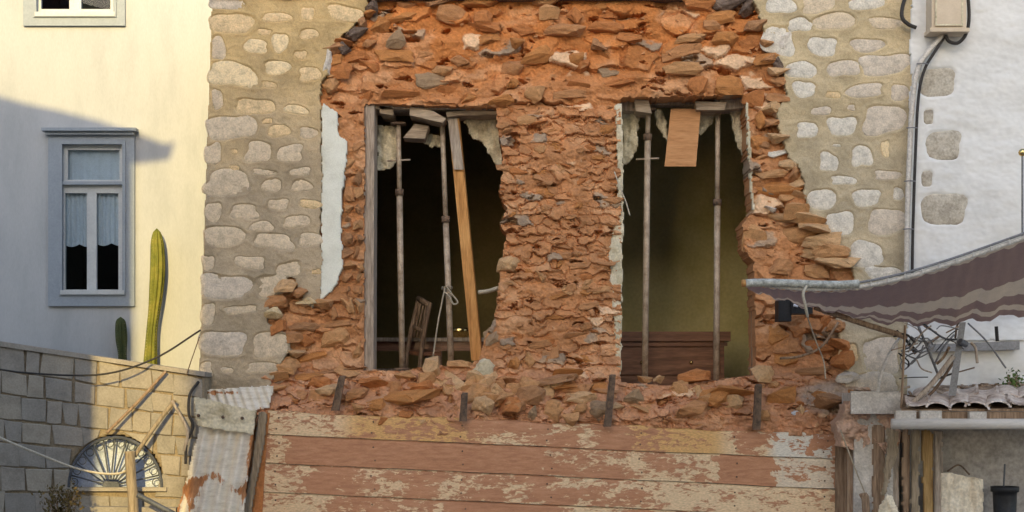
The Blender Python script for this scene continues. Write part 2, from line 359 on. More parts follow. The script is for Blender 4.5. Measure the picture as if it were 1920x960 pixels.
# ------------------------------------------------------------------ the setting
g = MB(); g.add([(-300, -300, 0), (300, -300, 0), (300, 300, 0), (-300, 300, 0)], [(0, 1, 2, 3)])
tag(g.build('street', M['asphalt']), kind='structure')
b = MB(); b.box((-9, -.1, .004), (-2.95, 1.0, 2.25)); tag(b.build('terrace', M['soil']), kind='structure')

def back(px, py, Yw, Yp):
    p = P(px, py, Yw); return p + SUN_D * ((Yp - Yw) / SUN_D.y)
toward = Vector((-math.sin(SUN_AZ), -math.cos(SUN_AZ), 0))
def opp_house(name, label, wallpts, roofpts, depth, windows, rdepth=.15):
    lo = min(p.z for p in wallpts); c = sum(wallpts, Vector()) / len(wallpts)
    t = thing(name, label, 'house', (c.x, c.y, 0))
    MB().prism(wallpts, toward * depth).build('wall', M['far_wall'], t)
    MB().prism(roofpts, toward * rdepth).build('roof', M['roof'], t)
    for (x, z) in windows:
        y = c.y + .03
        w = MB().box((x - .5, y, z), (x + .5, y + .06, z + 1.4)).build('window', M['blue_paint'], t)
        MB().box((x - .4, y + .06, z + .1), (x + .4, y + .07, z + 1.3)).build('pane', M['glass'], w)
YA = -8
wa = [back(250, 300, 1, YA), back(90, 240, 1, YA), back(-1300, 20, 1, YA)]
wallA = [Vector((wa[0].x, YA, 0)), wa[0], wa[1], wa[2], Vector((wa[2].x, YA, 0))]
ra = [back(x, y, 1, YA) for x, y in [(250, 301), (318, 292), (327, 262), (316, 272), (300, 268), (260, 252), (180, 226), (100, 206), (50, 196), (0, 182), (-300, 105), (-1300, -150), (-1300, 10)]]
opp_house('neighbour_house', 'ochre house with red eave standing left of the viewer, throwing the slanted shadow', wallA, [p - toward * .02 for p in ra], 5, [(-6.4, 1.2), (-8.4, 1.2), (-8.4, 3.4)])
YB = -17
hz = 11.6
XB = back(374, 700, 0, YB).x - .02
wallB = [Vector((XB, YB, 0)), Vector((9, YB, 0)), Vector((9, YB, hz)), Vector((XB, YB, hz))]
roofB = [Vector((XB - .03, YB, hz)), Vector((9.1, YB, hz)), Vector((9.1, YB, hz + .25)), Vector((XB - .03, YB, hz + .25))]
opp_house('unseen_shade_house', 'tall ochre house added unseen behind the viewer to shade the middle facade', wallB, roofB, 8, [(x, z) for x in (-2.6, 0, 3, 6) for z in (1.4, 4.6, 7.8)])  # unseen house, added and sized to keep sun off the middle facade

# ------------------------------------------------------------------ white house on the left
wh = thing('white_house', 'cream limewashed house with grey blue windows left of the stone house', 'house', P(200, 1200, 1.0) * 1)
YW = 1.0
def wall_with_holes(x0, x1, z0, z1, Y, holes, th):
    xs = sorted({x0, x1, *[h[0] for h in holes], *[h[1] for h in holes]}); zs = sorted({z0, z1, *[h[2] for h in holes], *[h[3] for h in holes]})
    mb = MB()
    for i in range(len(xs) - 1):
        for j in range(len(zs) - 1):
            cx, cz = (xs[i] + xs[i + 1]) / 2, (zs[j] + zs[j + 1]) / 2
            if any(h[0] < cx < h[1] and h[2] < cz < h[3] for h in holes): continue
            mb.add([(xs[i], Y, zs[j]), (xs[i + 1], Y, zs[j]), (xs[i + 1], Y, zs[j + 1]), (xs[i], Y, zs[j + 1])], [(0, 1, 2, 3)])
    for h in holes:
        mb.add([(h[0], Y, h[2]), (h[1], Y, h[2]), (h[1], Y, h[3]), (h[0], Y, h[3])] + [(h[0], Y + th, h[2]), (h[1], Y + th, h[2]), (h[1], Y + th, h[3]), (h[0], Y + th, h[3])],
               [(0, 4, 5, 1), (1, 5, 6, 2), (2, 6, 7, 3), (3, 7, 4, 0)])
    return mb
def rect(x0, y0, x1, y1, Y):
    a, c = P(x0, y1, Y), P(x1, y0, Y); return (a.x, c.x, a.z, c.z)
h1 = rect(112, 268, 233, 556, YW); h2 = rect(66, -290, 214, 26, YW)
wall_with_holes(-14, -2.2, 0, 9, YW, [h1, h2], .22).build('wall', M['white_house'], wh)
def boxr(r, Y0, Y1, mb=None): return (mb or MB()).box((r[0], Y0, r[2]), (r[1], Y1, r[3]))
def casement(x0, y0, x1, y1, sx0, sy0, sx1, sy1, trans, panes, cornice, curtain):
    """casing outer x0..y1, sash area sx0..sy1"""
    w = MB()
    for r in [(x0, y0, sx0, y1), (sx1, y0, x1, y1), (sx0, y0, sx1, sy0), (sx0, sy1, sx1, y1)]:
        boxr(rect(*r, YW - .035), YW - .035, YW + .05, w)
    w = w.build('window', M['blue_paint'], wh)
    mo = MB()   # moulding bead round the sash
    q = 6
    for r in [(sx0 - q, sy0 - q, sx0, sy1 + q), (sx1, sy0 - q, sx1 + q, sy1 + q), (sx0, sy0 - q, sx1, sy0), (sx0, sy1, sx1, sy1 + q)]:
        boxr(rect(*r, YW - .05), YW - .05, YW - .03, mo)
    mo.build('moulding', M['blue_paint'], w)
    fr = MB(); 
    cells = list(panes) + ([trans] if trans else [])
    xs = sorted({sx0, sx1, *[c[0] for c in cells], *[c[2] for c in cells]}); ys = sorted({sy0, sy1, *[c[1] for c in cells], *[c[3] for c in cells]})
    for i in range(len(xs) - 1):
        for j in range(len(ys) - 1):
            cx, cy = (xs[i] + xs[i + 1]) / 2, (ys[j] + ys[j + 1]) / 2
            if any(c[0] < cx < c[2] and c[1] < cy < c[3] for c in cells): continue
            boxr(rect(xs[i], ys[j], xs[i + 1], ys[j + 1], YW + .02), YW + .02, YW + .06, fr)
    fr.build('sash', M['sash'], w)
    for c in cells:
        r = rect(*c, YW + .045); MB().box((r[0], YW + .045, r[2]), (r[1], YW + .05, r[3])).build('pane', M['glass'], w)
    if trans:
        r = rect(sx0 - 4, trans[3] + 3, sx1 + 4, trans[3] + 9, YW - .03); boxr(r, YW - .03, YW + .02).build('transom_bar', M['blue_paint'], w)
    if cornice:
        a = P(cornice[0], cornice[1], YW); c = P(cornice[2], cornice[3], YW)
        m2 = MB().box((a.x, YW - .12, c.z + .012), (c.x, YW, a.z)); m2.box((a.x + .03, YW - .08, c.z - .02), (c.x - .03, YW, c.z + .012)); m2.build('cornice', M['blue_paint'], w)
    r = rect(sx0 - 3, sy1 - 4, sx1 + 3, sy1 + 4, YW - .06); boxr(r, YW - .06, YW + .02).build('sill', M['sash'], w)
    for (cx0, cy0, cx1, cy1, sc) in curtain:
        n = 40; v = []; f = []
        for i in range(n + 1):
            u = i / n; x = cx0 + (cx1 - cx0) * u
            bot = cy1 + (5 * abs(math.sin(u * math.pi * sc)) if sc else 0)
            Y = YW + .075 + .008 * math.sin(u * 31) 
            v += [P(x, cy0, Y), P(x, bot, Y)]
        for i in range(n): f.append((2 * i, 2 * i + 1, 2 * i + 3, 2 * i + 2))
        mesh_obj('curtain', v, f, M['curtain'], w, True)
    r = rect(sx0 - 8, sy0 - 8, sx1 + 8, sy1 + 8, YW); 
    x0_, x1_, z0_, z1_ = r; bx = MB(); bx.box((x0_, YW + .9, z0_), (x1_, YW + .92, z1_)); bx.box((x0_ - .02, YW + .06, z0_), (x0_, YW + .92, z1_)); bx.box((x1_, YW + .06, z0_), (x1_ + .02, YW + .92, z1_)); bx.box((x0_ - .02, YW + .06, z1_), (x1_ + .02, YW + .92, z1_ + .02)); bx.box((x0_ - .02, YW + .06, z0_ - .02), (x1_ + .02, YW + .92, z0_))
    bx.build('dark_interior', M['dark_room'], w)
    return w
casement(90, 252, 252, 574, 116, 270, 229, 548, (127, 281, 224, 337), [(122, 362, 163, 543), (181, 362, 222, 543)], (84, 243, 260, 251), [(120, 278, 230, 338, 0), (119, 358, 164, 458, 1.5), (179, 358, 224, 456, 1.5)])
casement(43, -300, 234, 48, 68, -270, 212, 26, None, [(77, -262, 130, 17), (152, -262, 207, 17)], None, [])

# ------------------------------------------------------------------ garden wall with fan window
YG = -.30
gw = thing('garden_wall', 'coursed stone block garden wall with a fan window below the white house', 'wall', P(180, 1200, YG) + Vector((0, 0, 0)))
def topline(x): return 640 + (x / 372) * 60
AC, ARX, ARY = (216, 915), 90, 98
gp = [P(x, y, YG + .03) for x, y in [(-260, 600), (384, 703), (384, 1190), (-260, 1190)]]
arcp = [P(AC[0] + ARX * math.cos(a), AC[1] - ARY * math.sin(a), YG + .03) for a in [math.pi * k / 20 for k in range(21)]]
arch_poly = [(AC[0] + ARX * math.cos(math.pi * k / 20), AC[1] - ARY * math.sin(math.pi * k / 20)) for k in range(21)]
relief('mortar', [(-260, 600), (384, 704), (384, 1190), (-260, 1190)], YG + .018, lambda X, Y: (fbm(X / 14, Y / 14, 3) - .5) * .012, M['gw_mortar'], gw, step=4, rag=1, holes=[arch_poly], thick=.3, seed=4)
MB().prism([P(-260, 602, YG - .02), P(384, 698, YG - .02), P(384, 706, YG - .02), P(-260, 611, YG - .02)], (0, .36, 0)).build('coping', M['gw0'], gw)
rnd = random.Random(5)
def lerp(a, b, t): return a + (b - a) * t
rows = [(0, 0.0), (1, .155), (2, .30), (3, .445), (4, .585), (5, .725), (6, .875), (7, 1.0)]
fr = [0, .15, .29, .44, .575, .72, .87, 1.01]
def vy(x, t):      # course line t at photo column x: the top follows the coping, lower lines flatten
    top = topline(x) + 7; bot = 962 + x * .02
    return top + (bot - top) * t
for k in range(len(fr) - 1):
    x = -30 - rnd.random() * 40
    while x < 376:
        w = rnd.uniform(30, 66); x1 = min(x + w, 380)
        if 380 - x1 < 18: x1 = 380
        g_ = 1.1
        jl = [rnd.uniform(-5, 5) for _ in range(2)]
        q = [(x + g_ + jl[0], vy(x, fr[k]) + g_ + rnd.uniform(-1.5, 2.5)), ((x + x1) / 2, vy((x + x1) / 2, fr[k]) + g_ + rnd.uniform(-1, 2)), (x1 - g_, vy(x1, fr[k]) + g_ + rnd.uniform(-1.5, 2.5)),
             (x1 - g_ + rnd.uniform(-4, 3), vy(x1, fr[k + 1]) - g_ + rnd.uniform(-2.5, 1.5)), ((x + x1) / 2, vy((x + x1) / 2, fr[k + 1]) - g_ + rnd.uniform(-2, 1)), (x + g_ + rnd.uniform(-3, 4), vy(x, fr[k + 1]) - g_ + rnd.uniform(-2.5, 1.5))]
        cx, cy = sum(p[0] for p in q) / 6, sum(p[1] for p in q) / 6
        def clear(p):
            d = math.hypot((p[0] - AC[0]) / (ARX + 3), (p[1] - AC[1]) / (ARY + 3))
            return p if d > 1 or p[1] > AC[1] + 3 else (AC[0] + (p[0] - AC[0]) / d, AC[1] + (p[1] - AC[1]) / d)
        inside = sum(1 for p in q if p[1] < AC[1] + 3 and math.hypot((p[0] - AC[0]) / ARX, (p[1] - AC[1]) / ARY) < 1)
        if math.hypot((cx - AC[0]) / ARX, (cy - AC[1]) / ARY) > .98 or cy > AC[1] + 6:
            q = [clear(p) for p in q]
            pr = rnd.uniform(-.004, .004); Y0 = YG - pr
            cx, cy = sum(p[0] for p in q) / 6, sum(p[1] for p in q) / 6
            outer = [P(*p, Y0 + .006) for p in q]; inn = [P(cx + (p[0] - cx) * .95, cy + (p[1] - cy) * .94, Y0) for p in q]; bk = [P(*p, Y0 + .05) for p in q]
            f = [tuple(range(6))[::-1]] + [(i, (i + 1) % 6, (i + 1) % 6 + 6, i + 6) for i in range(6)] + [(i + 6, (i + 1) % 6 + 6, (i + 1) % 6 + 12, i + 12) for i in range(6)]
            mesh_obj('stone_block', inn + outer + bk, f, M['gw%d' % rnd.randrange(4)], gw)
        x = x1
fw = MB()
n = 20
ring = lambda s, Y: [P(AC[0] + ARX * s * math.cos(math.pi * k / n), AC[1] - ARY * s * math.sin(math.pi * k / n), Y) for k in range(n + 1)]
fw.tube(ring(.97, YG + .0), .015, 6)
fwo = fw.build('fan_window', M['iron'], gw)
for k in range(1, 12):
    a = math.pi * k / 12
    MB().tube([P(AC[0] - 8 + 14 * math.cos(a), AC[1] - 4 - 12 * math.sin(a), YG + .03), P(AC[0] + ARX * .95 * math.cos(a), AC[1] - ARY * .95 * math.sin(a), YG + .03)], .008, 6).build('bar', M['iron'], fwo)
for k in range(12):
    a = math.pi * (k + .5) / 12
    c = P(AC[0] + ARX * .86 * math.cos(a), AC[1] - ARY * .86 * math.sin(a), YG + .04)
    MB().tube([c + Vector((.035 * math.cos(t), 0, .035 * math.sin(t))) for t in [2 * math.pi * j / 10 for j in range(11)]], .0045, 5).build('scroll_ring', M['iron'], fwo)
pn = MB(); pn.prism(ring(.99, YG + .10), (0, .01, 0)); pn.build('pane', mat('dull_blue_glass', [sr(168, 180, 204), sr(196, 206, 226)], rough=.35, bump=.05, spec=.5, scale=5), fwo)
hubm = MB(); hubm.prism([P(AC[0] - 8 + 16 * math.cos(math.pi * k / 10), AC[1] - 2 - 14 * math.sin(math.pi * k / 10), YG + .02) for k in range(11)], (0, .03, 0)); hubm.build('hub', M['iron'], fwo)
b = MB().prism([P(118, 914, YG - .03), P(312, 914, YG - .03), P(312, 921, YG - .03), P(118, 921, YG - .03)], (0, .1, 0)); b.build('fan_sill', M['gw2'], gw)
b = MB().prism([P(150, 950, YG - .10), P(330, 952, YG - .10), P(330, 962, YG - .10), P(150, 960, YG - .10)], (0, .12, 0)); b.build('ledge', M['gw1'], gw)

# cacti
def cactus(name, label, pts, rad, m, ribs=9):
    path = spline(pts, 10); n = ribs * 4; v = []; f = []; mcount = len(path)
    for i, p in enumerate(path):
        t = i / (mcount - 1)
        r = rad * (0.86 + .14 * math.sin(t * 9 + 1))
        if t > .9: r *= math.sqrt(max(0.0, 1 - ((t - .9) / .1) ** 2)) * .98 + .02
        for k in range(n):
            a = 2 * math.pi * k / n; rr = r * (1 + .32 * math.cos(a * ribs))
            v.append(p + Vector((rr * math.cos(a), rr * math.sin(a), 0)))
    for i in range(mcount - 1):
        for k in range(n): f.append((i * n + k, i * n + (k + 1) % n, (i + 1) * n + (k + 1) % n, (i + 1) * n + k))
    f.append(tuple(range((mcount - 1) * n, mcount * n)))
    t = thing(name, label, 'cactus', path[0])
    mesh_obj('stem', v, f, m, t, True)
    sp = MB()
    for i in range(2, mcount - 3):
        for k in range(ribs):
            a = 2 * math.pi * k / ribs
            if math.sin(a) > .3: continue
            p = path[i]; q = p + Vector((rad * 1.05 * math.cos(a), rad * 1.05 * math.sin(a), 0))
            e = q + Vector((.018 * math.cos(a), .018 * math.sin(a), random.uniform(-.01, .012)))
            sp.add([q + Vector((0, 0, .002)), q - Vector((0, 0, .002)), e], [(0, 1, 2)])
    tag(sp.build('spines', M['tin_cap'], t), kind='stuff')
YC = .885
cactus('columnar_cactus', 'tall yellow green ribbed cactus rising behind the garden wall', [P(279, 760, YC), P(282, 680, YC), P(285, 620, YC), P(292, 560, YC), P(296, 500, YC), P(294, 428, YC)], .058, M['cactus'])
cactus('columnar_cactus', 'short dark green cactus in the shade below the blue window', [P(230, 760, YC), P(230, 680, YC), P(228, 640, YC), P(226, 594, YC)], .045, M['cactus2'])

# ------------------------------------------------------------------ stone house
sh = thing('stone_house', 'stone house with its facade fallen away round two window openings', 'house', P(960, 1200, 0.3))
LEFT = [(398, -40), (692, -40), (690, 12), (668, 42), (642, 66), (614, 98), (616, 135), (601, 165), (604, 560), (588, 578), (566, 562), (550, 522), (522, 530), (506, 572), (502, 604), (536, 626), (548, 655), (522, 690), (508, 722), (512, 800), (374, 800), (373, 700)]
RIGHT = [(1412, -40), (1712, -40), (1714, 130), (1704, 300), (1702, 800), (1604, 800), (1600, 740), (1590, 700), (1578, 650), (1568, 600), (1606, 540), (1600, 508), (1580, 470), (1550, 440), (1546, 416), (1515, 400), (1508, 370), (1504, 320), (1480, 300), (1466, 262), (1456, 206), (1476, 180), (1470, 130), (1452, 108), (1440, 70), (1420, 30)]
Z3 = [(70, -30, 235, 50, 3), (75, 68, 285, 172, 0), (70, 190, 145, 305, 1), (240, 205, 360, 272, 2), (310, 150, 380, 180, 0), (335, 65, 480, 115, 0), (535, 38, 600, 105, 0), (665, 30, 850, 105, 0), (525, 150, 620, 203, 0), (385, 170, 465, 270, 2), (500, 260, 560, 305, 0), (70, 322, 298, 445, 2), (342, 312, 475, 382, 2), (525, 350, 635, 415, 0), (75, 460, 130, 560, 1), (330, 420, 405, 452, 0), (205, 508, 385, 590, 0), (450, 540, 565, 588, 2), (60, 598, 290, 715, 1), (365, 640, 470, 708, 0), (525, 655, 620, 712, 1), (335, 610, 385, 635, 0), (40, 740, 120, 840, 1), (252, 732, 378, 830, 1), (412, 750, 540, 828, 1), (165, 850, 218, 875, 0), (290, 872, 402, 902, 1), (480, 862, 580, 905, 1), (40, 880, 270, 1003, 1), (330, 922, 435, 985, 1), (485, 925, 585, 985, 1), (175, 768, 205, 795, 0)]
Z4 = [(40, 80, 125, 180, 1), (172, 95, 308, 165, 1), (365, 65, 465, 120, 1), (525, 70, 638, 110, 0), (268, 182, 395, 232, 1), (445, 150, 578, 208, 1), (42, 200, 235, 308, 1), (298, 245, 490, 318, 1), (520, 240, 640, 305, 1), (25, 355, 85, 430, 1), (202, 360, 342, 422, 1), (410, 388, 530, 462, 1), (30, 452, 265, 575, 3), (305, 455, 450, 560, 1), (20, 600, 88, 712, 1), (140, 615, 305, 652, 1), (20, 745, 240, 865, 3), (285, 755, 470, 870, 1), (15, 905, 75, 975, 1), (120, 930, 185, 960, 1), (590, 425, 635, 450, 0), (255, 905, 420, 955, 1)]
Z8 = [(75, -10, 180, 50, 4), (210, -10, 325, 48, 1), (380, -10, 520, 35, 4), (65, 100, 175, 205, 4), (160, 65, 240, 118, 4), (245, 50, 410, 110, 1), (460, 65, 580, 108, 1), (238, 140, 335, 210, 4), (392, 143, 515, 195, 3), (148, 230, 258, 295, 4), (305, 228, 420, 285, 3), (435, 205, 600, 280, 3), (175, 305, 255, 365, 4), (300, 345, 350, 368, 0), (378, 315, 508, 365, 3), (540, 318, 605, 378, 3), (245, 400, 315, 432, 3), (380, 392, 405, 415, 3), (440, 398, 590, 500, 3), (310, 437, 410, 507, 4), (190, 460, 265, 515, 4), (505, 530, 535, 587, 2), (395, 548, 470, 622, 4), (275, 575, 340, 640, 4), (320, 540, 355, 551, 4), (320, 660, 405, 692, 4), (487, 640, 575, 675, 3), (232, 708, 335, 785, 4), (395, 712, 502, 770, 4), (548, 705, 590, 750, 4), (305, 795, 402, 880, 4), (458, 785, 590, 878, 3), (388, 910, 510, 1000, 4), (450, 1000, 575, 1052, 4), (350, 1290, 420, 1360, 0), (440, 1270, 570, 1400, 3), (380, 1400, 560, 1480, 3)]
def toS(zs, ox, oy, s): return [(ox + (a + c) / 2 / s, oy + (b_ + d) / 2 / s, (c - a) / 2 / s * 1.05, (d - b_) / 2 / s * 1.05, k) for a, b_, c, d, k in zs]
LST = toS(Z3, 370, 0, 2.743) + toS(Z4, 370, 350, 2.743)
RST = toS(Z8, 1400, 0, 2.0)
srnd = random.Random(11)
def mkshape(s):
    n = srnd.choice([2.4, 3.0, 4.0, 5.0]); ph = [srnd.uniform(0, 6.28) for _ in range(4)]
    am = [srnd.uniform(.02, .10), srnd.uniform(.04, .12), srnd.uniform(.01, .035), srnd.uniform(.0, .014)]
    rot = srnd.uniform(-.14, .14)
    return (n, ph, am, rot)
def rad(shape, a, mod=np):
    n, ph, am, rot = shape
    return 1 + am[0] * mod.cos(2 * a + ph[0]) + am[1] * mod.cos(3 * a + ph[1]) + am[2] * mod.cos(5 * a + ph[2]) + am[3] * mod.cos(8 * a + ph[3])
def sdist(X, Y, s, shape):
    dx = (X - s[0]) / s[2]; dy = (Y - s[1]) / s[3]; c, si = math.cos(shape[3]), math.sin(shape[3])
    dx, dy = dx * c + dy * si * s[3] / s[2], dy * c - dx * si * s[2] / s[3]
    a = np.arctan2(dy, dx)
    return (np.abs(dx) ** shape[0] + np.abs(dy) ** shape[0]) ** (1 / shape[0]) / rad(shape, a)
def facing(poly, stones, seed, c_up, c_lo, split):
    shapes = [mkshape(s) for s in stones]
    def yf(X, Y):
        h = (fbm(X / 60, Y / 40, seed) - .5) * .035 + (fbm(X / 9, Y / 7, seed + 1, 3) - .5) * .010 + (vnoise(X / 3.2, Y / 3.2, seed + 2) - .5) * .005
        for s, sp in zip(stones, shapes):
            reg = (abs(X - s[0]) < s[2] * 1.6) & (abs(Y - s[1]) < s[3] * 1.6)
            d = np.where(reg, sdist(X, Y, s, sp), 9)
            h = h + .015 * (1 - sstep(.90, 1.05, d)) - .004 * np.exp(-((d - 1.12) / .09) ** 2)
        return h
    def cf(X, Y, off):
        t = sstep(split[0], split[1], Y + (fbm(X / 70, Y / 70, seed + 9) - .5) * 160)[..., None]
        c = np.array(c_up) * (1 - t) + np.array(c_lo) * t  # glow of partial sun on the upper wall is put into the mortar colour
        n_ = fbm(X / 45, Y / 30, seed + 7)[..., None]
        return c * (.75 + .5 * n_)
    relief('mortar', poly, 0, yf, M['mortar'], sh, step=2, rag=7, ragscale=22, thick=.13, cfun=cf, seed=seed, smooth=True, ragx=lambda X, Y: sstep(425, 470, X))
    k = 28
    for s, sp in zip(stones, shapes):
        pts = []; c, si = math.cos(-sp[3]), math.sin(-sp[3])
        for i in range(k):
            a = 2 * math.pi * i / k
            ca, sa = math.cos(a), math.sin(a); q = 1 / (abs(ca) ** sp[0] + abs(sa) ** sp[0]) ** (1 / sp[0]) * rad(sp, a, math)
            ux, uy = q * ca * s[2], q * sa * s[3]
            pts.append((ux * c + uy * si, uy * c - ux * si))
        if not inpoly(np.array([s[0]]), np.array([s[1]]), poly)[0]: continue
        Yc = float(((fbm(np.array([s[0] / 60]), np.array([s[1] / 40]), seed) - .5) * .035)[0])
        v = []; f = []
        for (scl, d) in [(1.05, .05), (1.05, .012), (.95, .006), (.66, .003), (.36, .002)]:
            for i, (ux, uy) in enumerate(pts):
                v.append(P(s[0] + ux * scl, s[1] + uy * scl, Yc + .001 + d + (srnd.uniform(-.004, .004) if scl < .9 else 0)))
        v.append(P(s[0], s[1], Yc + .002))
        for r_ in range(4):
            for i in range(k): f.append((r_ * k + i, r_ * k + (i + 1) % k, (r_ + 1) * k + (i + 1) % k, (r_ + 1) * k + i))
        for i in range(k): f.append((4 * k + i, 4 * k + (i + 1) % k, 5 * k))
        mesh_obj('facing_stone', v, f, M['fac%d' % s[4]], sh, True)
facing(LEFT, LST, 21, sr(194, 168, 122), sr(172, 156, 132), (60, 400))
facing(RIGHT, RST, 31, sr(190, 172, 138), sr(182, 168, 142), (60, 400))

# rubble core --------------------------------------------------
WIN1 = [(685, 196), (930, 204), (936, 260), (943, 320), (934, 360), (949, 392), (935, 420), (948, 440), (936, 520), (926, 600), (906, 640), (898, 672), (870, 690), (816, 684), (760, 694), (684, 694)]
WIN2 = [(1165, 186), (1396, 180), (1402, 300), (1411, 395), (1390, 420), (1394, 470), (1410, 492), (1414, 600), (1415, 702), (1330, 714), (1250, 722), (1164, 716)]
RUB = [(500, -60), (1640, -60), (1640, 830), (490, 810)]
def regions(X, Y):
    pil = sstep(195, 225, Y) * sstep(910, 940, X) * (1 - sstep(1165, 1190, X)) * (1 - sstep(690, 720, Y))
    led = sstep(688, 712, Y)
    return pil, led
def base_ramp(X, Y):
    pil, led = regions(X, Y)
    h = -.03 * pil
    edge = 1 - np.minimum(sstep(0, 46, abs(X - 640)) , 1)
    h = h - .26 * sstep(676, 792, Y)                       # the ledge of fallen earth slopes out
    h = h + .05 * (1 - sstep(-20, 60, Y)) * sstep(1320, 1350, X)
    return h
_warp = 11
def rubY(X, Y, want=False):
    pil, led = regions(X, Y)
    wx = X + (fbm(X / 30, Y / 30, 70) - .5) * 26; wy = Y + (fbm(X / 26, Y / 26, 71) - .5) * 18
    f1, f2, r, dx, dy = voro(wx, wy, 64, 33, 5)
    g1, g2, q, ex, ey = voro(wx + (fbm(X / 14, Y / 11, 75) - .5) * 16, wy + (fbm(X / 16, Y / 11, 76) - .5) * 14, 36, 17, 9)
    st = -.065 * r[0] + .08 * (r[1] - .5) * dx - (.05 + .06 * r[2]) * dy * .6 + .045 * (1 - sstep(.0, .20, f2 - f1))
    sm = -.050 * q[0] + .055 * (q[1] - .5) * ex - .040 * ey * .6 + .026 * (1 - sstep(.0, .22, g2 - g1)) - .012
    mud = (fbm(X / 60, Y / 42, 80) - .5) * .15 + (fbm(X / 22, Y / 15, 81) - .5) * .045 - .036 + .022 * pil + .012 * led
    fine = (fbm(X / 9, Y / 7, 82, 3) - .5) * .016 + (vnoise(X / 3, Y / 2.8, 83) - .5) * .006 + led * ((fbm(X / 26, Y / 18, 84) - .5) * .12)
    w = np.clip(pil * .85 + led * .6, 0, 1)
    rock = st * (1 - w) + sm * w
    h = np.minimum(rock, mud + .012)
    ismud = sstep(-.006, .006, rock - mud)
    h = h + fine + base_ramp(X, Y)
    # dark crevices, horizontal
    cv = fbm(wx / 40, wy / 15, 90, 5); h = h + .085 * sstep(.69, .76, cv)
    if want: return h, r, q, w, ismud
    return h
def rubC(X, Y, off):
    h, r, q, w, mudm = rubY(X, Y, True)
    pil, led = regions(X, Y)
    up = np.array(sr(190, 124, 71)); mid = np.array(sr(186, 133, 91)); low = np.array(sr(191, 141, 106))  # upper earth is more orange, partly the low sun's warmth in the colour
    t1 = sstep(60, 240, Y + (fbm(X / 50, Y / 40, 41) - .5) * 120)[..., None]; t2 = sstep(640, 720, Y)[..., None]
    c = up * (1 - t1) + mid * t1; c = c * (1 - t2) + low * t2
    k = (r[3] * (1 - w) + q[3] * w)[..., None]
    st = c * (.82 + .34 * k)
    grey = np.array(sr(172, 150, 128)); st = np.where(k > .88, grey * (.8 + .5 * (1 - k)), st)
    pale = np.array(sr(222, 186, 150)); st = np.where(k < .10, pale, st)
    mm = mudm[..., None]
    n_ = fbm(X / 28, Y / 20, 47)[..., None]
    c2 = (st * (1 - mm) + c * mm) * (.78 + .44 * n_)
    dust = sstep(.52, .68, fbm(X / 60, Y / 36, 49))[..., None] * .35
    d = np.array(sr(222, 180, 140))
    # grey cement smear at the foot of the right corner
    gsm = (sstep(.35, 0, np.hypot((X - 1560) / 90, (Y - 745) / 40) - .6) * .8)[..., None]
    c2 = c2 * (1 - dust) + d * dust
    return c2 * (1 - gsm) + np.array(sr(176, 160, 144)) * gsm
relief('rubble_core', RUB, .12, rubY, M['rubble'], sh, step=2, rag=3, ragscale=14, holes=[WIN1, WIN2], thick=.42, cfun=rubC, seed=61, smooth=False)

# stones stuck in the core
rocks = []
rk = random.Random(3)
for i in range(26):
    bm = bmesh.new(); n = rk.randrange(11, 17)
    for j in range(n):
        p = Vector((rk.gauss(0, 1), rk.gauss(0, 1), rk.gauss(0, 1))).normalized()
        e = 5; L_ = (abs(p.x) ** e + abs(p.y) ** e + abs(p.z) ** e) ** (1 / e)
        p = p / L_ * rk.uniform(.8, 1.0)
        bm.verts.new(p * .5)
    bmesh.ops.convex_hull(bm, input=bm.verts)
    for v in [v for v in bm.verts if not v.link_faces]: bm.verts.remove(v)
    bmesh.ops.bevel(bm, geom=bm.edges[:], offset=.012, segments=1, affect='EDGES', profile=.5)
    bmesh.ops.triangulate(bm, faces=bm.faces[:]); bmesh.ops.subdivide_edges(bm, edges=[e_ for e_ in bm.edges if e_.calc_length() > .16], cuts=2, use_grid_fill=True)
    for v in bm.verts:
        q_ = v.co * 4.2 + Vector((i * 7.3, 0, 0)); n_ = mnoise.noise(q_) * .07 + abs(mnoise.noise(q_ * 2.7)) * .05
        v.co += v.co.normalized() * (n_ - .03)
    rocks.append(bm)
rock_me = {}
def rock_mesh(i, mname):
    if (i, mname) not in rock_me:
        me = bpy.data.meshes.new('stone'); rocks[i].to_mesh(me); me.materials.append(M[mname]); rock_me[(i, mname)] = me
    return rock_me[(i, mname)]
def rock(name, px, py, w, h, d, Y, mname, parent=None, rot=None, tilt=0.0, i=None):
    o = bpy.data.objects.new(name, rock_mesh(rk.randrange(26) if i is None else i, mname))
    link(o, P(px, py, Y), parent)
    o.scale = (w / PXM * 1.12, d, h / PXM * 1.15)
    o.rotation_euler = rot or (rk.uniform(-.25, .35), rk.uniform(-.16, .16) + tilt, rk.uniform(-.3, .3))
    return o
def surf(px, py): return .12 + float(rubY(np.array([float(px)]), np.array([float(py)]))[0])
def free(px, py, m=8):
    X = np.array([px - m, px + m, px, px]); Y = np.array([py, py, py - m, py + m])
    return not (inpoly(X, Y, WIN1).any() or inpoly(X, Y, WIN2).any() or inpoly(X, Y, LEFT).any() or inpoly(X, Y, RIGHT).any())
NR = 0
MINT = [(602, 190), (632, 212), (637, 254), (652, 262), (650, 300), (642, 360), (640, 410), (642, 505), (624, 545), (600, 566)]
tones_up = ['rub0', 'rub5', 'rub0', 'rub1', 'rub0', 'rub5', 'rub0', 'rub5', 'rub3', 'rub2', 'rub1', 'rub0', 'rub5', 'rub4']
y = 4
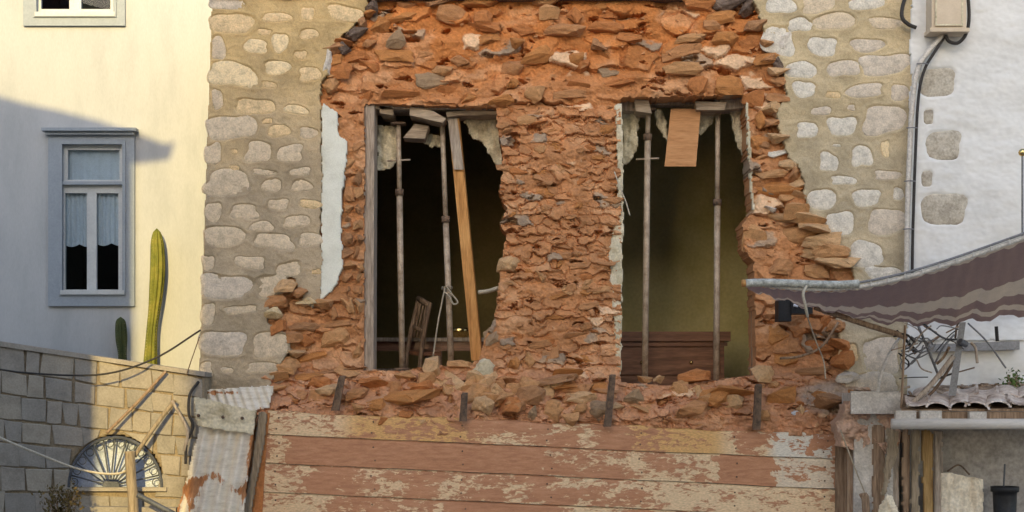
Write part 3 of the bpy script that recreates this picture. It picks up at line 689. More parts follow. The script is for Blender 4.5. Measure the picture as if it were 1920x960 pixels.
while y < 182:
    x = 600 + rk.uniform(0, 40)
    while x < 1470:
        w = rk.uniform(32, 84); h = rk.uniform(17, 36)
        if rk.random() < .66 and free(x + w / 2, y, 12):
            d = rk.uniform(.10, .2); s = surf(x + w / 2, y)
            rock('rubble_stone', x + w / 2, y + rk.uniform(-7, 7), w, h, d, s + d * .5 - rk.uniform(.05, .11), rk.choice(tones_up), sh, rot=(rk.uniform(.0, .5), rk.uniform(-.2, .2), rk.uniform(-.25, .25))); NR += 1
        x += w + rk.uniform(-4, 14)
    y += rk.uniform(23, 29)
# right jamb slabs (photo boxes), left jamb stack, corner boulders
slabs = [(1413, 319, 1475, 334, 'rub2'), (1411, 338, 1514, 372, 'rub0'), (1411, 398, 1514, 420, 'rub6'), (1389, 420, 1440, 482, 'rub2'), (1447, 420, 1543, 463, 'rub2'), (1497, 456, 1576, 490, 'rub6'), (1432, 485, 1485, 516, 'rub1'), (1490, 492, 1557, 522, 'rub2'), (1559, 492, 1606, 516, 'rub2'), (1428, 384, 1458, 398, 'white_stone'), (1404, 205, 1440, 245, 'rub0'), (1440, 225, 1470, 262, 'rub1'), (1402, 250, 1450, 285, 'rub0'), (1412, 262, 1448, 280, 'rub3'), (1450, 270, 1492, 298, 'rub1'), (1406, 290, 1460, 312, 'rub2'), (1475, 300, 1508, 322, 'rub6'), (1480, 330, 1512, 352, 'rub6'), (1455, 352, 1520, 378, 'rub2'), (1520, 398, 1552, 420, 'rub6'), (1545, 470, 1585, 500, 'rub2'),
         (1440, 610, 1480, 650, 'rub0'), (1475, 600, 1520, 632, 'rub5'), (1450, 655, 1500, 690, 'rub0'), (1500, 640, 1570, 665, 'rub5'), (1460, 690, 1560, 705, 'rub3'), (1525, 590, 1568, 640, 'rub5'),
         (1444, 60, 1490, 100, 'white_stone'), (600, 95, 622, 140, 'white_stone'), (640, 46, 690, 76, 'dark_stone'), (625, 78, 665, 105, 'dark_stone'), (612, 110, 640, 140, 'rub3'), (684, 0, 712, 30, 'dark_stone'), (1325, -12, 1400, 22, 'dark_stone'), (1385, -5, 1425, 30, 'dark_stone'), (1440, 104, 1474, 138, 'dark_stone'), (1415, 40, 1442, 66, 'rub3'), (1470, 180, 1484, 210, 'white_stone'),
         (600, 612, 664, 662, 'rub2'), (528, 652, 664, 692, 'rub0'), (530, 604, 600, 618, 'rub3'), (590, 600, 676, 616, 'rub1'), (636, 555, 672, 600, 'rub2'), (612, 572, 640, 600, 'rub1'), (538, 690, 690, 704, 'rub3'), (545, 622, 600, 650, 'rub5'), (660, 640, 684, 680, 'rub2'),
         (930, 478, 975, 520, 'rub6'), (905, 610, 940, 650, 'rub4'), (975, 655, 1010, 690, 'rub2'), (1015, 645, 1055, 685, 'rub1'), (945, 665, 980, 692, 'rub0')]
for x0, y0, x1, y1, mn in slabs:
    cx, cy = (x0 + x1) / 2, (y0 + y1) / 2; d = rk.uniform(.16, .26)
    Yc = (0.02 if mn in ('white_stone', 'dark_stone') else surf(cx, cy) - .02) + d * .25
    rock('rubble_stone', cx, cy, x1 - x0, y1 - y0, d, Yc, mn, sh, rot=(rk.uniform(0, .25), rk.uniform(-.12, .12), rk.uniform(-.2, .2))); NR += 1
yy = 258
while yy < 560:
    hh = rk.uniform(15, 34)
    for x0, x1 in ((642, 664), (664, 682)):
        if rk.random() < .9:
            rock('rubble_stone', (x0 + x1) / 2 + rk.uniform(-3, 3), yy + hh / 2, (x1 - x0) * rk.uniform(.9, 1.35), hh, .2, .10, rk.choice(['rub1', 'rub2', 'rub3', 'rub1']), sh, rot=(rk.uniform(-.1, .2), rk.uniform(-.08, .08), rk.uniform(-.15, .15))); NR += 1
    yy += hh + rk.uniform(1, 4)
for _ in range(96):     # small slabs in the pier between the windows
    x, y = rk.uniform(945, 1150), rk.uniform(205, 690); w, h = rk.uniform(16, 52), rk.uniform(8, 22)
    d = rk.uniform(.08, .16)
    rock('rubble_stone', x, y, w, h, d, surf(x, y) + d * .5 - rk.uniform(.02, .05), rk.choice(['rub1', 'rub1', 'rub0', 'rub1', 'rub2', 'rub5']), sh, rot=(rk.uniform(.0, .4), rk.uniform(-.25, .25), rk.uniform(-.3, .3))); NR += 1
# broken stones bulging along the edge of the breach
def along(poly, smin, smax):
    acc = 0; nxt = rk.uniform(0, smax)
    for (x0, y0), (x1, y1) in zip(poly[:-1], poly[1:]):
        L_ = math.hypot(x1 - x0, y1 - y0)
        while nxt <= acc + L_:
            t = (nxt - acc) / L_; yield x0 + (x1 - x0) * t, y0 + (y1 - y0) * t
            nxt += rk.uniform(smin, smax)
        acc += L_
for x, y in along([(690, 5), (668, 42), (642, 66), (614, 98), (616, 135), (603, 170)], 16, 30):
    rock('rubble_stone', x + 14, y, rk.uniform(22, 46), rk.uniform(16, 28), .22, rk.uniform(.04, .10), rk.choice(['rub0', 'rub3', 'dark_stone', 'rub2', 'rub5']), sh); NR += 1
for x, y in along([(600, 566), (566, 562), (550, 524), (524, 532), (508, 572), (504, 604), (536, 626), (548, 655), (522, 690), (510, 722), (512, 775)], 20, 34):
    rock('rubble_stone', x + 8, y + 4, rk.uniform(26, 56), rk.uniform(16, 32), .22, rk.uniform(.0, .07), rk.choice(['rub2', 'rub6', 'rub1', 'fac0', 'rub5', 'rub2']), sh); NR += 1
for x, y in along([(1420, 30), (1440, 70), (1452, 108), (1470, 130), (1476, 180), (1456, 206), (1466, 262), (1480, 300), (1504, 320), (1508, 370)], 20, 32):
    rock('rubble_stone', x - 12, y, rk.uniform(28, 52), rk.uniform(18, 30), .24, rk.uniform(.02, .08), rk.choice(['rub2', 'rub0', 'rub3', 'rub6', 'fac4', 'rub1']), sh); NR += 1
for x, y in along([(1508, 380), (1515, 400), (1546, 416), (1552, 440), (1582, 470), (1602, 508)], 20, 30):
    rock('rubble_stone', x - 22, y, rk.uniform(50, 92), rk.uniform(22, 36), .30, rk.uniform(-.06, .02), rk.choice(['rub2', 'rub6', 'rub2', 'rub1', 'rub6']), sh); NR += 1
for x, y in along([(1568, 600), (1578, 650), (1592, 700), (1602, 740)], 26, 40):
    rock('rubble_stone', x - 4, y, rk.uniform(34, 60), rk.uniform(22, 36), .24, rk.uniform(.0, .05), rk.choice(['rub2', 'fac3', 'rub5', 'rub1']), sh); NR += 1
# small bits, too many to pick apart
sm = MB()
for _ in range(1500):
    x, y = rk.uniform(505, 1600), rk.uniform(0, 800)
    if not free(x, y, 4): continue
    if y < 690 and rk.random() < .25: continue
    c = P(x, y, surf(x, y)); r_ = rk.uniform(.008, .03)
    v = [c + Vector((rk.uniform(-1, 1) * r_ * 1.4, rk.uniform(-1, .4) * r_, rk.uniform(-1, 1) * r_ * .8)) for _k in range(5)]
    sm.add(v, [(0, 1, 2), (0, 2, 3), (0, 3, 1), (4, 2, 1), (4, 3, 2), (4, 1, 3)])
tag(sm.build('small_rubble', M['rub1'], sh), kind='stuff')
relief('plaster_strip', MINT, .015, lambda X, Y: (fbm(X / 30, Y / 30, 5) - .5) * .012, M['mint'], sh, step=2, rag=4, ragscale=14, thick=.10, seed=9)
# plaster skin left on the window edges
relief('plaster_edge', [(1152, 195), (1167, 192), (1170, 400), (1166, 710), (1154, 712), (1150, 600), (1140, 470), (1158, 400), (1156, 300)], .06, lambda X, Y: (fbm(X / 12, Y / 14, 15) - .5) * .03, M['plaster'], sh, step=2, rag=4, ragscale=10, thick=.46, seed=19)
relief('plaster_edge', [(1397, 182), (1403, 182), (1410, 300), (1416, 395), (1410, 396), (1403, 300)], .07, lambda X, Y: (fbm(X / 12, Y / 14, 16) - .5) * .02, M['plaster'], sh, step=2, rag=2, ragscale=10, thick=.06, seed=18)
# lower wall behind the planks, beam along the eaves
MB().box((-2.95, .2, .004), (4.2, .75, 2.02)).build('lower_wall', M['rub3'], sh)
a = P(394, -3, -.02); c = P(1335, -16, -.02); MB().box((a.x, -.02, a.z), (c.x, .3, c.z)).build('eaves_beam', M['rust_iron'], sh)
# room behind the windows
zf, zc_ = P(0, 716, .6).z - .06, 5.75
fl = thing  # (kept short)
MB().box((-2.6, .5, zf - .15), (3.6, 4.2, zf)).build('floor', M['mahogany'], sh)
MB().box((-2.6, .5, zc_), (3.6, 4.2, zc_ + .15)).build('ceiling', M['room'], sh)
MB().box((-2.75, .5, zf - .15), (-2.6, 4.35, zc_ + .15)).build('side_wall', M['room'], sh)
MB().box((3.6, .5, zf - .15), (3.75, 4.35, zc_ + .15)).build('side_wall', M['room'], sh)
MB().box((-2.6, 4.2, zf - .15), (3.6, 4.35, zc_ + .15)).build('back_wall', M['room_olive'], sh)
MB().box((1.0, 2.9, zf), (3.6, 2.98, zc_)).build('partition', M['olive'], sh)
# door post of the left window
MB().hexa([P(682, 194, .14), P(702, 196, .14), P(700, 700, .14), P(680, 700, .14), P(682, 194, .36), P(708, 196, .36), P(706, 700, .36), P(680, 700, .36)]).build('window_post', M['wood_grey'], sh)
MB().hexa([P(1408, 490, .30), P(1413, 490, .30), P(1414, 704, .30), P(1408, 704, .30), P(1408, 490, .5), P(1414, 490, .5), P(1414, 704, .5), P(1408, 704, .5)]).build('window_post', M['wood_brown'], sh)
# lintel boards
def board(name, pts, Y, th, m, parent, tiltY=0.0):
    q = [P(x, y, Y) for x, y in pts]
    return MB().prism(q, (0, th, tiltY)).build(name, m, parent)
for pts, Y, th, m_ in [([(712, 198), (736, 202), (738, 216), (712, 212)], .20, .40, 'wood_greyx'), ([(768, 200), (812, 208), (836, 222), (830, 230), (768, 216)], .16, .30, 'wood_greyx'), ([(836, 210), (880, 206), (934, 208), (930, 216), (860, 216), (838, 220)], .22, .3, 'wood_greyx'), ([(756, 258), (778, 232), (804, 236), (796, 260)], .30, .25, 'wood_greyx'), ([(694, 196), (934, 200), (934, 206), (694, 204)], .2, .34, 'wood_grey'),
                   ([(1165, 186), (1190, 188), (1190, 208), (1165, 208)], .3, .25, 'wood_grey'), ([(1190, 186), (1216, 188), (1222, 212), (1192, 208)], .2, .3, 'wood_greyx'), ([(1304, 190), (1362, 192), (1358, 206), (1306, 206)], .22, .3, 'wood_greyx'), ([(1216, 188), (1306, 188), (1306, 196), (1216, 197)], .4, .15, 'wood_grey'), ([(1340, 186), (1396, 182), (1396, 202), (1352, 206)], .28, .25, 'wood_grey')]:
    board('lintel_board', pts, Y, th, M[m_], sh)
# torn plaster and lath hanging below the lintels
for pts, Y, sd_ in [([(707, 232), (748, 236), (744, 305), (730, 318), (707, 322)], .46, 1), ([(792, 250), (836, 256), (830, 276), (808, 278), (794, 268)], .5, 2), ([(868, 224), (934, 220), (944, 316), (930, 310), (905, 270), (884, 258)], .44, 3), ([(1165, 212), (1202, 210), (1196, 270), (1188, 296), (1165, 315)], .46, 4), ([(1222, 206), (1244, 205), (1256, 260), (1252, 274), (1236, 246)], .46, 5), ([(1310, 206), (1342, 208), (1338, 230), (1316, 254), (1306, 250)], .5, 6), ([(1368, 205), (1398, 205), (1410, 310), (1396, 300), (1378, 262)], .44, 7)]:
    relief('torn_plaster', pts, Y, lambda X, Y_, s=sd_: (fbm(X / 14, Y_ / 26, s + 30) - .5) * .10, M['plaster'], sh, step=2, rag=5, ragscale=12, thick=.03, seed=sd_ * 3)

# ------------------------------------------------------------------ props, planks and furniture in the openings
def prop(label, top, bot, Y, joint, handle):
    a, c = P(*top, Y), P(*bot, Y); t = thing('steel_prop', label, 'prop', c, 'steel props holding up the lintels')
    j = c.lerp(a, joint)
    MB().tube([c, j], .030, 12).build('outer_tube', M['steel'], t, True)
    MB().tube([j, a], .024, 12).build('inner_tube', M['steel'], t, True)
    MB().tube([j - (a - c).normalized() * .03, j + (a - c).normalized() * .03], .042, 12).build('collar', M['rust_iron'], t, True)
    if handle:
        h = c.lerp(a, handle); MB().tube([h - Vector((.11, 0, .004)), h + Vector((.11, -.02, .004))], .009, 6).build('handle', M['steel'], t, True)
    MB().box(c + Vector((-.07, -.07, -.006)), c + Vector((.07, .07, .012))).build('base_plate', M['rust_iron'], t)
    MB().box(a + Vector((-.07, -.07, -.012)), a + Vector((.07, .07, .006))).build('head_plate', M['rust_iron'], t)
prop('upright steel prop beside the grey post of the left opening', (747, 232), (754, 692), .38, .72, .85)
prop('steel prop with a rope tied round it, beside the leaning plank', (829, 226), (846, 690), .38, .6, None)
prop('pale steel prop with a cross handle in the right opening', (1215, 206), (1209, 718), .38, .9, .82)
prop('plain brown steel prop right of the hanging plywood', (1346, 206), (1343, 716), .42, .66, None)
pl = thing('leaning_plank', 'orange wooden plank leaning in the left opening', 'plank', P(895, 676, .36))
MB().hexa([P(840, 222, .30), P(860, 222, .30), P(904, 676, .36), P(884, 676, .36), P(842, 222, .34), P(862, 222, .34), P(906, 676, .40), P(886, 676, .40)]).build('board', M['wood_tan'], pl)
MB().hexa([P(839, 221, .27), P(857, 221, .27), P(870, 318, .28), P(851, 318, .28), P(839, 221, .298), P(857, 221, .298), P(870, 318, .31), P(851, 318, .31)]).build('splice', M['wood_grey'], pl)
pw = tag(board('plywood_sheet', [(1258, 204), (1314, 204), (1305, 312), (1246, 312)], .30, .018, M['plywood'], None, 0), 'orange plywood sheet hanging from the lintel of the right opening', 'board')
rp = thing('rope', 'grey rope knotted round a steel prop and hanging down', 'rope', P(812, 668, .3))
MB().tube(spline([P(834, 540, .32), P(828, 570, .31), P(822, 600, .31), P(816, 640, .31), P(812, 668, .31)], 6), .008, 6).build('hanging_end', M['rope'], rp, True)
MB().tube(spline([P(836, 536, .33), P(846, 550, .31), P(858, 566, .31), P(850, 570, .31), P(842, 556, .31), P(832, 546, .32)], 6), .009, 6).build('loop', M['rope'], rp, True)
MB().tube([P(838, 540, .38) + Vector((.045 * math.cos(t), .045 * math.sin(t), .012 * math.sin(3 * t))) for t in [2 * math.pi * k / 16 for k in range(34)]], .011, 6).build('knot', M['rope'], rp, True)
tag(MB().tube(spline([P(898, 548, .36), P(915, 546, .3), P(934, 540, .22)], 6), .020, 8).build('pipe_stub', M['pale_cable'], None, True), 'short pale pipe sticking out of the pier into the left opening', 'pipe')
# chest of drawers
YD = 1.6
def fitbox(x0, y0, x1, y1, Y, d, m, name, parent): 
    a, c = P(x0, y1, Y), P(x1, y0, Y); return MB().box((a.x, Y, a.z), (c.x, Y + d, c.z)).build(name, m, parent)
zfl = zf
ch = thing('chest_of_drawers', 'dark wooden chest of drawers standing in the room behind the right opening', 'chest', (P(1280, 700, YD).x, YD + .3, zfl))
a, c = P(1140, 640, YD), P(1358, 640, YD)
MB().box((a.x, YD, zfl), (c.x, YD + .55, a.z)).build('carcass', M['mahogany'], ch)
MB().box((a.x - .05, YD - .05, a.z), (c.x + .06, YD + .6, P(0, 622, YD).z)).build('top', M['mahogany'], ch)
MB().box((a.x - .03, YD - .025, a.z - .05), (c.x + .03, YD, a.z - .012)).build('moulding', M['mahogany'], ch)
zz = a.z - .07
for k in range(3):
    h_ = .30; d_ = MB().box((a.x + .05, YD - .022, zz - h_ + .02), (c.x - .05, YD, zz)).build('drawer', M['mahogany'], ch)
    for xx in (a.x + .35, c.x - .35): MB().tube([Vector((xx, YD - .05, zz - h_ / 2)), Vector((xx, YD - .022, zz - h_ / 2))], .018, 10).build('knob', M['brass'], d_, True)
    zz -= h_
# chair
YH = 1.5
cb_ = P(790, 700, YH)
chr_ = thing('chair', 'dark wooden spindle back chair standing behind the steel props', 'chair', (cb_.x, YH, zfl))
def stick(pts, r_, name, m=M['wood_brown'], parent=chr_): return MB().tube([P(x, y, Y) for x, y, Y in pts], r_ * 1.25, 8).build(name, m, parent, True)
stick([(786, 556, 1.72), (772, 615, 1.66), (762, 668, 1.6), (760, 716, 1.56)], .020, 'back_post')
stick([(806, 568, 1.46), (796, 620, 1.42), (789, 668, 1.38), (786, 716, 1.34)], .020, 'back_post')
stick([(785, 560, 1.72), (805, 572, 1.46)], .026, 'top_rail'); stick([(776, 612, 1.66), (797, 622, 1.42)], .018, 'rail')
for t in (.25, .5, .75):
    stick([(lerp(785, 805, t), lerp(560, 572, t), lerp(1.72, 1.46, t)), (lerp(770, 794, t), lerp(630, 636, t), lerp(1.66, 1.42, t))], .010, 'spindle')
MB().prism([P(764, 664, 1.62), P(790, 668, 1.38), P(826, 666, 1.44), P(800, 662, 1.68)], (0, 0, .04)).build('seat', M['mahogany'], chr_)
stick([(822, 668, 1.46), (824, 716, 1.44)], .018, 'leg'); stick([(800, 664, 1.66), (801, 712, 1.66)], .018, 'leg')
for x0_, y0_ in ((786, 554), ): pass
# low bed with pale rails and brass bowl
YT = 1.75
tb = thing('side_table', 'long dark table with pale edge seen low in the left opening', 'table', (P(820, 700, YT).x, YT + .3, zfl))
a, c = P(690, 640, YT), P(955, 634, YT)
MB().box((a.x, YT, a.z), (c.x, YT + .6, a.z + .04)).build('top', M['wood_grey'], tb)
MB().box((a.x + .05, YT + .05, a.z - .10), (c.x - .05, YT + .08, a.z)).build('apron', M['mahogany'], tb)
MB().box((a.x, YT + .02, zfl + .18), (c.x, YT + .5, zfl + .21)).build('shelf', M['wood_grey'], tb)
for xx in (a.x + .05, (a.x + c.x) / 2, c.x - .05): MB().box((xx - .03, YT + .04, zfl), (xx + .03, YT + .10, a.z)).build('leg', M['mahogany'], tb)
pb = P(862, 634, YT + .25); zt = a.z + .04
prof = [(0.02, 0), (.07, .005), (.12, .05), (.14, .11), (.135, .11), (.11, .055), (.0, .02)]
v = []; f = []; n = 20
for r_, z_ in prof:
    for k in range(n): t = 2 * math.pi * k / n; v.append((pb.x + r_ * math.cos(t), YT + .25 + r_ * math.sin(t), zt + z_))
for i in range(len(prof) - 1):
    for k in range(n): f.append((i * n + k, i * n + (k + 1) % n, (i + 1) * n + (k + 1) % n, (i + 1) * n + k))
tag(mesh_obj('brass_bowl', v, f, M['brass'], None, True), 'shiny brass bowl on the long table in the left opening', 'bowl')
# torn wires
tag(MB().tube(spline([P(1152, 322, .0), P(1162, 350, -.02), P(1174, 380, -.02), P(1181, 404, -.02)], 6), .006, 6).build('loose_wire', M['pale_cable'], None, True), 'pale stiff wire sticking out of the pier into the right opening', 'wire')

# ------------------------------------------------------------------ fallen stones along the ledge
GL = 'loose stones along the ledge'
TONE = {'rub0': 'orange', 'rub1': 'brown', 'rub2': 'tan', 'rub3': 'dark brown', 'rub4': 'grey', 'rub5': 'red', 'rub6': 'pale'}
def ledge_label(size, mn, x, y, w, h):
    place = 'left of the leftmost iron stub' if x < 636 else 'between first and second iron stubs' if x < 870 else 'between second and third iron stubs' if x < 1146 else 'between third and fourth iron stubs' if x < 1422 else 'right of the last iron stub'
    return '%s %s %s stone lying %s on the ledge %s' % (size, TONE[mn], 'flat' if w > 2 * h else 'blocky', 'high' if y < 735 else 'low', place)
loose = [(705, 722, 70, 34, 'rub5', 'long red slab lying at the foot of the left opening'), (812, 688, 34, 40, 'rub6', 'pale split stone standing on edge before the rope'), (846, 726, 66, 60, 'rub6', 'large pale crumbled lump left of the second iron stub'), (904, 762, 40, 42, 'rub6', 'rounded pale stone right of the second iron stub'), (996, 744, 66, 40, 'rub3', 'broad grey brown stone in the middle of the ledge'), (1034, 768, 42, 38, 'rub2', 'wedge shaped stone leaning under the broad grey one'), (1068, 786, 36, 30, 'rub2', 'small cube like stone lowest on the ledge'), (1092, 746, 60, 28, 'rub6', 'flat pale stone left of the third iron stub'), (1000, 774, 18, 30, 'rub4', 'thin dark upright shard in the middle of the ledge'), (1088, 768, 26, 26, 'rub2', 'small tan stone under the flat pale one'), (760, 706, 40, 26, 'rub2', 'tan stone below the first steel prop'), (862, 684, 50, 18, 'rub2', 'thin tilted slab at the foot of the roped prop'), (905, 690, 46, 34, 'plaster', 'crumpled plaster lump at the foot of the leaning plank'), (1120, 770, 40, 34, 'rub4', 'grey block touching the third iron stub'), (1236, 712, 24, 20, 'rub6', 'small pale pebble on the sill of the right opening'), (1290, 764, 90, 34, 'rub1', 'wide crumbling block below the right opening'), (1370, 736, 100, 26, 'rub0', 'long sloping slab below the right opening'), (668, 742, 46, 30, 'rub1', 'pinkish stone right of the first iron stub'), (600, 720, 50, 36, 'rub5', 'red earthy clod left of the first iron stub'), (765, 744, 120, 26, 'rub0', 'wide red slab overhanging a dark gap left of centre'), (800, 712, 46, 34, 'rub2', 'blocky tan stone between the first two steel props'), (948, 716, 58, 24, 'rub1', 'flat brown slab at the foot of the pier'), (1040, 712, 90, 16, 'rub3', 'long thin slab bedded at the foot of the pier'), (1190, 744, 44, 34, 'rub4', 'grey rounded stone right of the third iron stub'), (1466, 742, 60, 30, 'rub0', 'reddish clod right of the fourth iron stub'), (1540, 752, 70, 40, 'rub3', 'grey brown boulder at the right end of the ledge'), (650, 696, 60, 22, 'rub2', 'flat tan slab at the foot of the left window post'), (560, 748, 46, 30, 'rub1', 'pinkish lump at the left end of the ledge'), (880, 722, 40, 36, 'rub2', 'tan stone behind the second iron stub'), (1330, 748, 60, 24, 'rub2', 'flat tan stone below the second right prop')]
for x, y_, w, h, mn, lb in loose:
    d = max(w, h) / PXM * .8
    tag(rock('fallen_stone', x, y_, w, h, d, surf(x, y_) - .01, mn, None, rot=(rk.uniform(0, .3), rk.uniform(-.25, .25), rk.uniform(-.4, .4))), lb, 'stone', GL)
for _ in range(46):
    x, y_ = rk.choice([rk.uniform(540, 1560), rk.uniform(700, 1130)]), rk.uniform(700, 768); w, h = rk.uniform(30, 66), rk.uniform(18, 38)
    mn = rk.choice(['rub1', 'rub2', 'rub0', 'rub5', 'rub1', 'rub6', 'rub2'])
    tag(rock('fallen_stone', x, y_, w, h, w / PXM * .8, surf(x, y_) + rk.uniform(-.02, .05), mn), ledge_label('middling', mn, x, y_, w, h), 'stone', 'stones heaped on the ledge')
for _ in range(34):
    x, y_ = rk.uniform(520, 1560), rk.uniform(706, 792)
    if any(abs(x - q[0]) < q[2] * .5 and abs(y_ - q[1]) < q[3] * .5 for q in loose): continue
    w, h = rk.uniform(16, 34), rk.uniform(10, 22)
    mn = rk.choice(['rub1', 'rub2', 'rub6', 'rub5', 'rub2'])
    tag(rock('fallen_stone', x, y_, w, h, w / PXM, surf(x, y_) - .005, mn), ledge_label('small', mn, x, y_, w, h), 'stone', 'stones heaped on the ledge')
# iron stubs
for i, (x0, y0, x1, y1, lb) in enumerate([(642, 706, 629, 770, 'leftmost of four rusty iron stubs standing along the ledge'), (872, 738, 869, 790, 'short dark iron stub beside the pale crumbled lump'), (1150, 704, 1140, 800, 'tall pointed iron stub in front of the pier between the openings'), (1424, 722, 1420, 806, 'rightmost of four rusty iron stubs below the right jamb')]):
    Yq = surf(x1, min(y1, 790)) - .14
    a, c = P(x0, y0, Yq), P(x1, y1, Yq); t = thing('iron_stub', lb, 'iron bar', c, 'iron stubs along the ledge')
    MB().hexa([a + Vector((-.026, 0, 0)), a + Vector((.024, 0, 0)), c + Vector((.03, 0, 0)), c + Vector((-.03, 0, 0)), a + Vector((-.026, .05, .01)), a + Vector((.024, .05, .01)), c + Vector((.03, .05, 0)), c + Vector((-.03, .05, 0))]).build('web', M['rust_iron'], t)
    MB().hexa([a + Vector((-.034, -.02, -.01)), a + Vector((-.027, -.02, -.01)), c + Vector((-.031, -.02, 0)), c + Vector((-.039, -.02, 0)), a + Vector((-.034, .06, 0)), a + Vector((-.027, .06, 0)), c + Vector((-.031, .06, 0)), c + Vector((-.039, .06, 0))]).build('flange', M['rust_iron'], t)
tag(relief('pale_scrap', [(1484, 770), (1516, 768), (1524, 800), (1490, 806)], -.16, lambda X, Y: (fbm(X / 10, Y / 10, 3) - .5) * .06, M['paper'], None, step=2, rag=4, thick=.01, seed=77), 'crumpled pale blue scrap lying at the right end of the ledge', 'scrap')

# ------------------------------------------------------------------ planks below the ledge
YP = -.20
pb_ = thing('plank_hoarding', 'hoarding of wide boards with flaking red brown and cream paint under the ruin', 'hoarding', P(1030, 1200, YP))
def seam(k, x):     # photo row of board joint k at column x
    l = [770, 815, 868, 922, 976, 1030][k]; r_ = [814, 861, 917, 971, 1024, 1078][k]
    return l + (r_ - l) * (x - 500) / 1066
crm, och, wht = np.array(sr(230, 202, 164)), np.array(sr(220, 176, 118)), np.array(sr(226, 220, 208))
def dens_fun(k):
    def d(X, Y):
        e = .30
        z = {0: [(500, 640, .56), (640, 880, .53), (880, 1010, .40), (1010, 1180, .40), (1180, 1370, .55), (1370, 1450, .47), (1450, 1520, .62), (1520, 1570, .47)],
             1: [(500, 540, .55), (540, 1020, .20), (1020, 1180, .40), (1180, 1340, .50), (1340, 1450, .22), (1450, 1570, .59)],
             2: [(490, 580, .53), (580, 660, .40), (660, 870, .47), (870, 1080, .40), (1080, 1200, .46), (1200, 1570, .54)],
             3: [(490, 620, .58), (620, 830, .50), (830, 1050, .30), (1050, 1570, .48)], 4: [(480, 1570, .5)]}[k]
        out = np.full(X.shape, e)
        wx = X + (fbm(X / 20, Y / 12, 60 + k) - .5) * 50
        for a, b_, v_ in z: out = np.where((wx >= a) & (wx < b_), v_, out)
        ed_ = np.minimum(abs(Y - seam(k, X)), abs(Y - seam(k + 1, X)))
        return out + (fbm(X / 44, Y / 16, 66 + k) - .5) * .42 + .05 * np.exp(-ed_ / 7) - .02
    return d
def col_fun(k):
    def c(X, Y, off):
        o = np.zeros(X.shape + (3,)) + crm
        if k == 0:
            t = (sstep(620, 680, X) * (1 - sstep(860, 930, X)) + sstep(1150, 1200, X) * (1 - sstep(1330, 1380, X)))[..., None]
            o = o * (1 - t) + och * t
            t = sstep(1430, 1460, X)[..., None]; o = o * (1 - t) + wht * t
        if k in (1, 3):
            t = (sstep(1430, 1470, X) * .5)[..., None]; o = o * (1 - t) + wht * t
        return o
    return c
for k in range(5):
    nx, ny = 360, 16; tl = random.uniform(-.012, .012); Y0 = YP + random.uniform(-.008, .008)
    gx = np.linspace(503 - k * 5, 1567, nx); T = np.linspace(0, 1, ny)
    X, TT = np.meshgrid(gx, T)
    wob = (fbm(X / 90, X * 0 + k, 620 + k) - .5) * 3 + (fbm(X / 9, X * 0 + k, 630 + k, 2) - .5) * 1.2
    top = seam(k, X) + .6 + wob * (k > 0) + (0 if k else (fbm(X / 60, X * 0, 640) - .5) * 8); bot = seam(k + 1, X) - .6 + (fbm(X / 90, X * 0 + k + 1, 621 + k) - .5) * 3
    Yp = top + (bot - top) * TT
    edge = np.minimum(TT, 1 - TT)
    off = (fbm(X / 160, Yp / 40, k) - .5) * .02 + tl * TT + (fbm(X / 40, Yp / 3, k + 5) - .5) * .002 + .006 * (1 - sstep(0, .06, edge))
    kk = (CAM_D + Y0) / CAM_D
    V = np.stack([(X - 960) / PXM * kk, Y0 + off, CAM_Z + ((1200 - Yp) / PXM - CAM_Z) * kk], -1).reshape(-1, 3)
    B = V.copy(); B[:, 1] += .035; n_ = nx * ny; idx = np.arange(n_).reshape(ny, nx)
    F = np.stack([idx[:-1, :-1], idx[1:, :-1], idx[1:, 1:], idx[:-1, 1:]], -1).reshape(-1, 4)
    rim = [idx[0, ::-1], idx[:, 0], idx[-1, :], idx[::-1, -1]]
    sk = [(int(a_), int(b2), int(b2) + n_, int(a_) + n_) for r_ in rim for a_, b2 in zip(r_[:-1], r_[1:])]
    ids = np.unique(np.concatenate(rim)); 
    c_ = col_fun(k)(X, Yp, off).reshape(-1, 3); d__ = dens_fun(k)(X, Yp).ravel()
    mp_ = {int(q): n_ + i_ for i_, q in enumerate(ids)}
    sk = [(a_, b2, mp_[b2], mp_[a_]) for a_, b2, _c, _d in sk]
    mesh_obj('plank', np.concatenate([V, B[ids]]), F.tolist() + sk, M['planks'], pb_, True, np.concatenate([c_, c_[ids]]), np.concatenate([d__, d__[ids]]))
for k in range(5):
    for x in (520, 700, 868, 1030, 1200, 1380, 1548):
        for t in (.28, .74):
            x_ = x + random.uniform(-5, 5); y_ = seam(k, x_) + (seam(k + 1, x_) - seam(k, x_)) * t
            MB().tube([P(x_, y_, YP - .022), P(x_, y_, YP + .02)], .009, 6).build('nail', M['rust_iron'], pb_)
MB().hexa([P(505, 790, YP + .06), P(1566, 826, YP + .06), P(1566, 1070, YP + .06), P(490, 1070, YP + .06), P(505, 790, YP + .1), P(1566, 826, YP + .1), P(1566, 1070, YP + .1), P(490, 1070, YP + .1)]).build('backing', M['wood_brown'], pb_)
MB().prism([P(486, 772, YP - .03), P(506, 774, YP - .03), P(500, 820, YP - .03), P(486, 1050, YP - .03), P(460, 1050, YP - .03)], (0, .08, 0)).build('post', M['rub5'], pb_)
MB().prism([P(1566, 822, YP - .02), P(1586, 824, YP - .02), P(1588, 1060, YP - .02), P(1566, 1060, YP - .02)], (0, .1, 0)).build('post', M['wood_brown'], pb_)

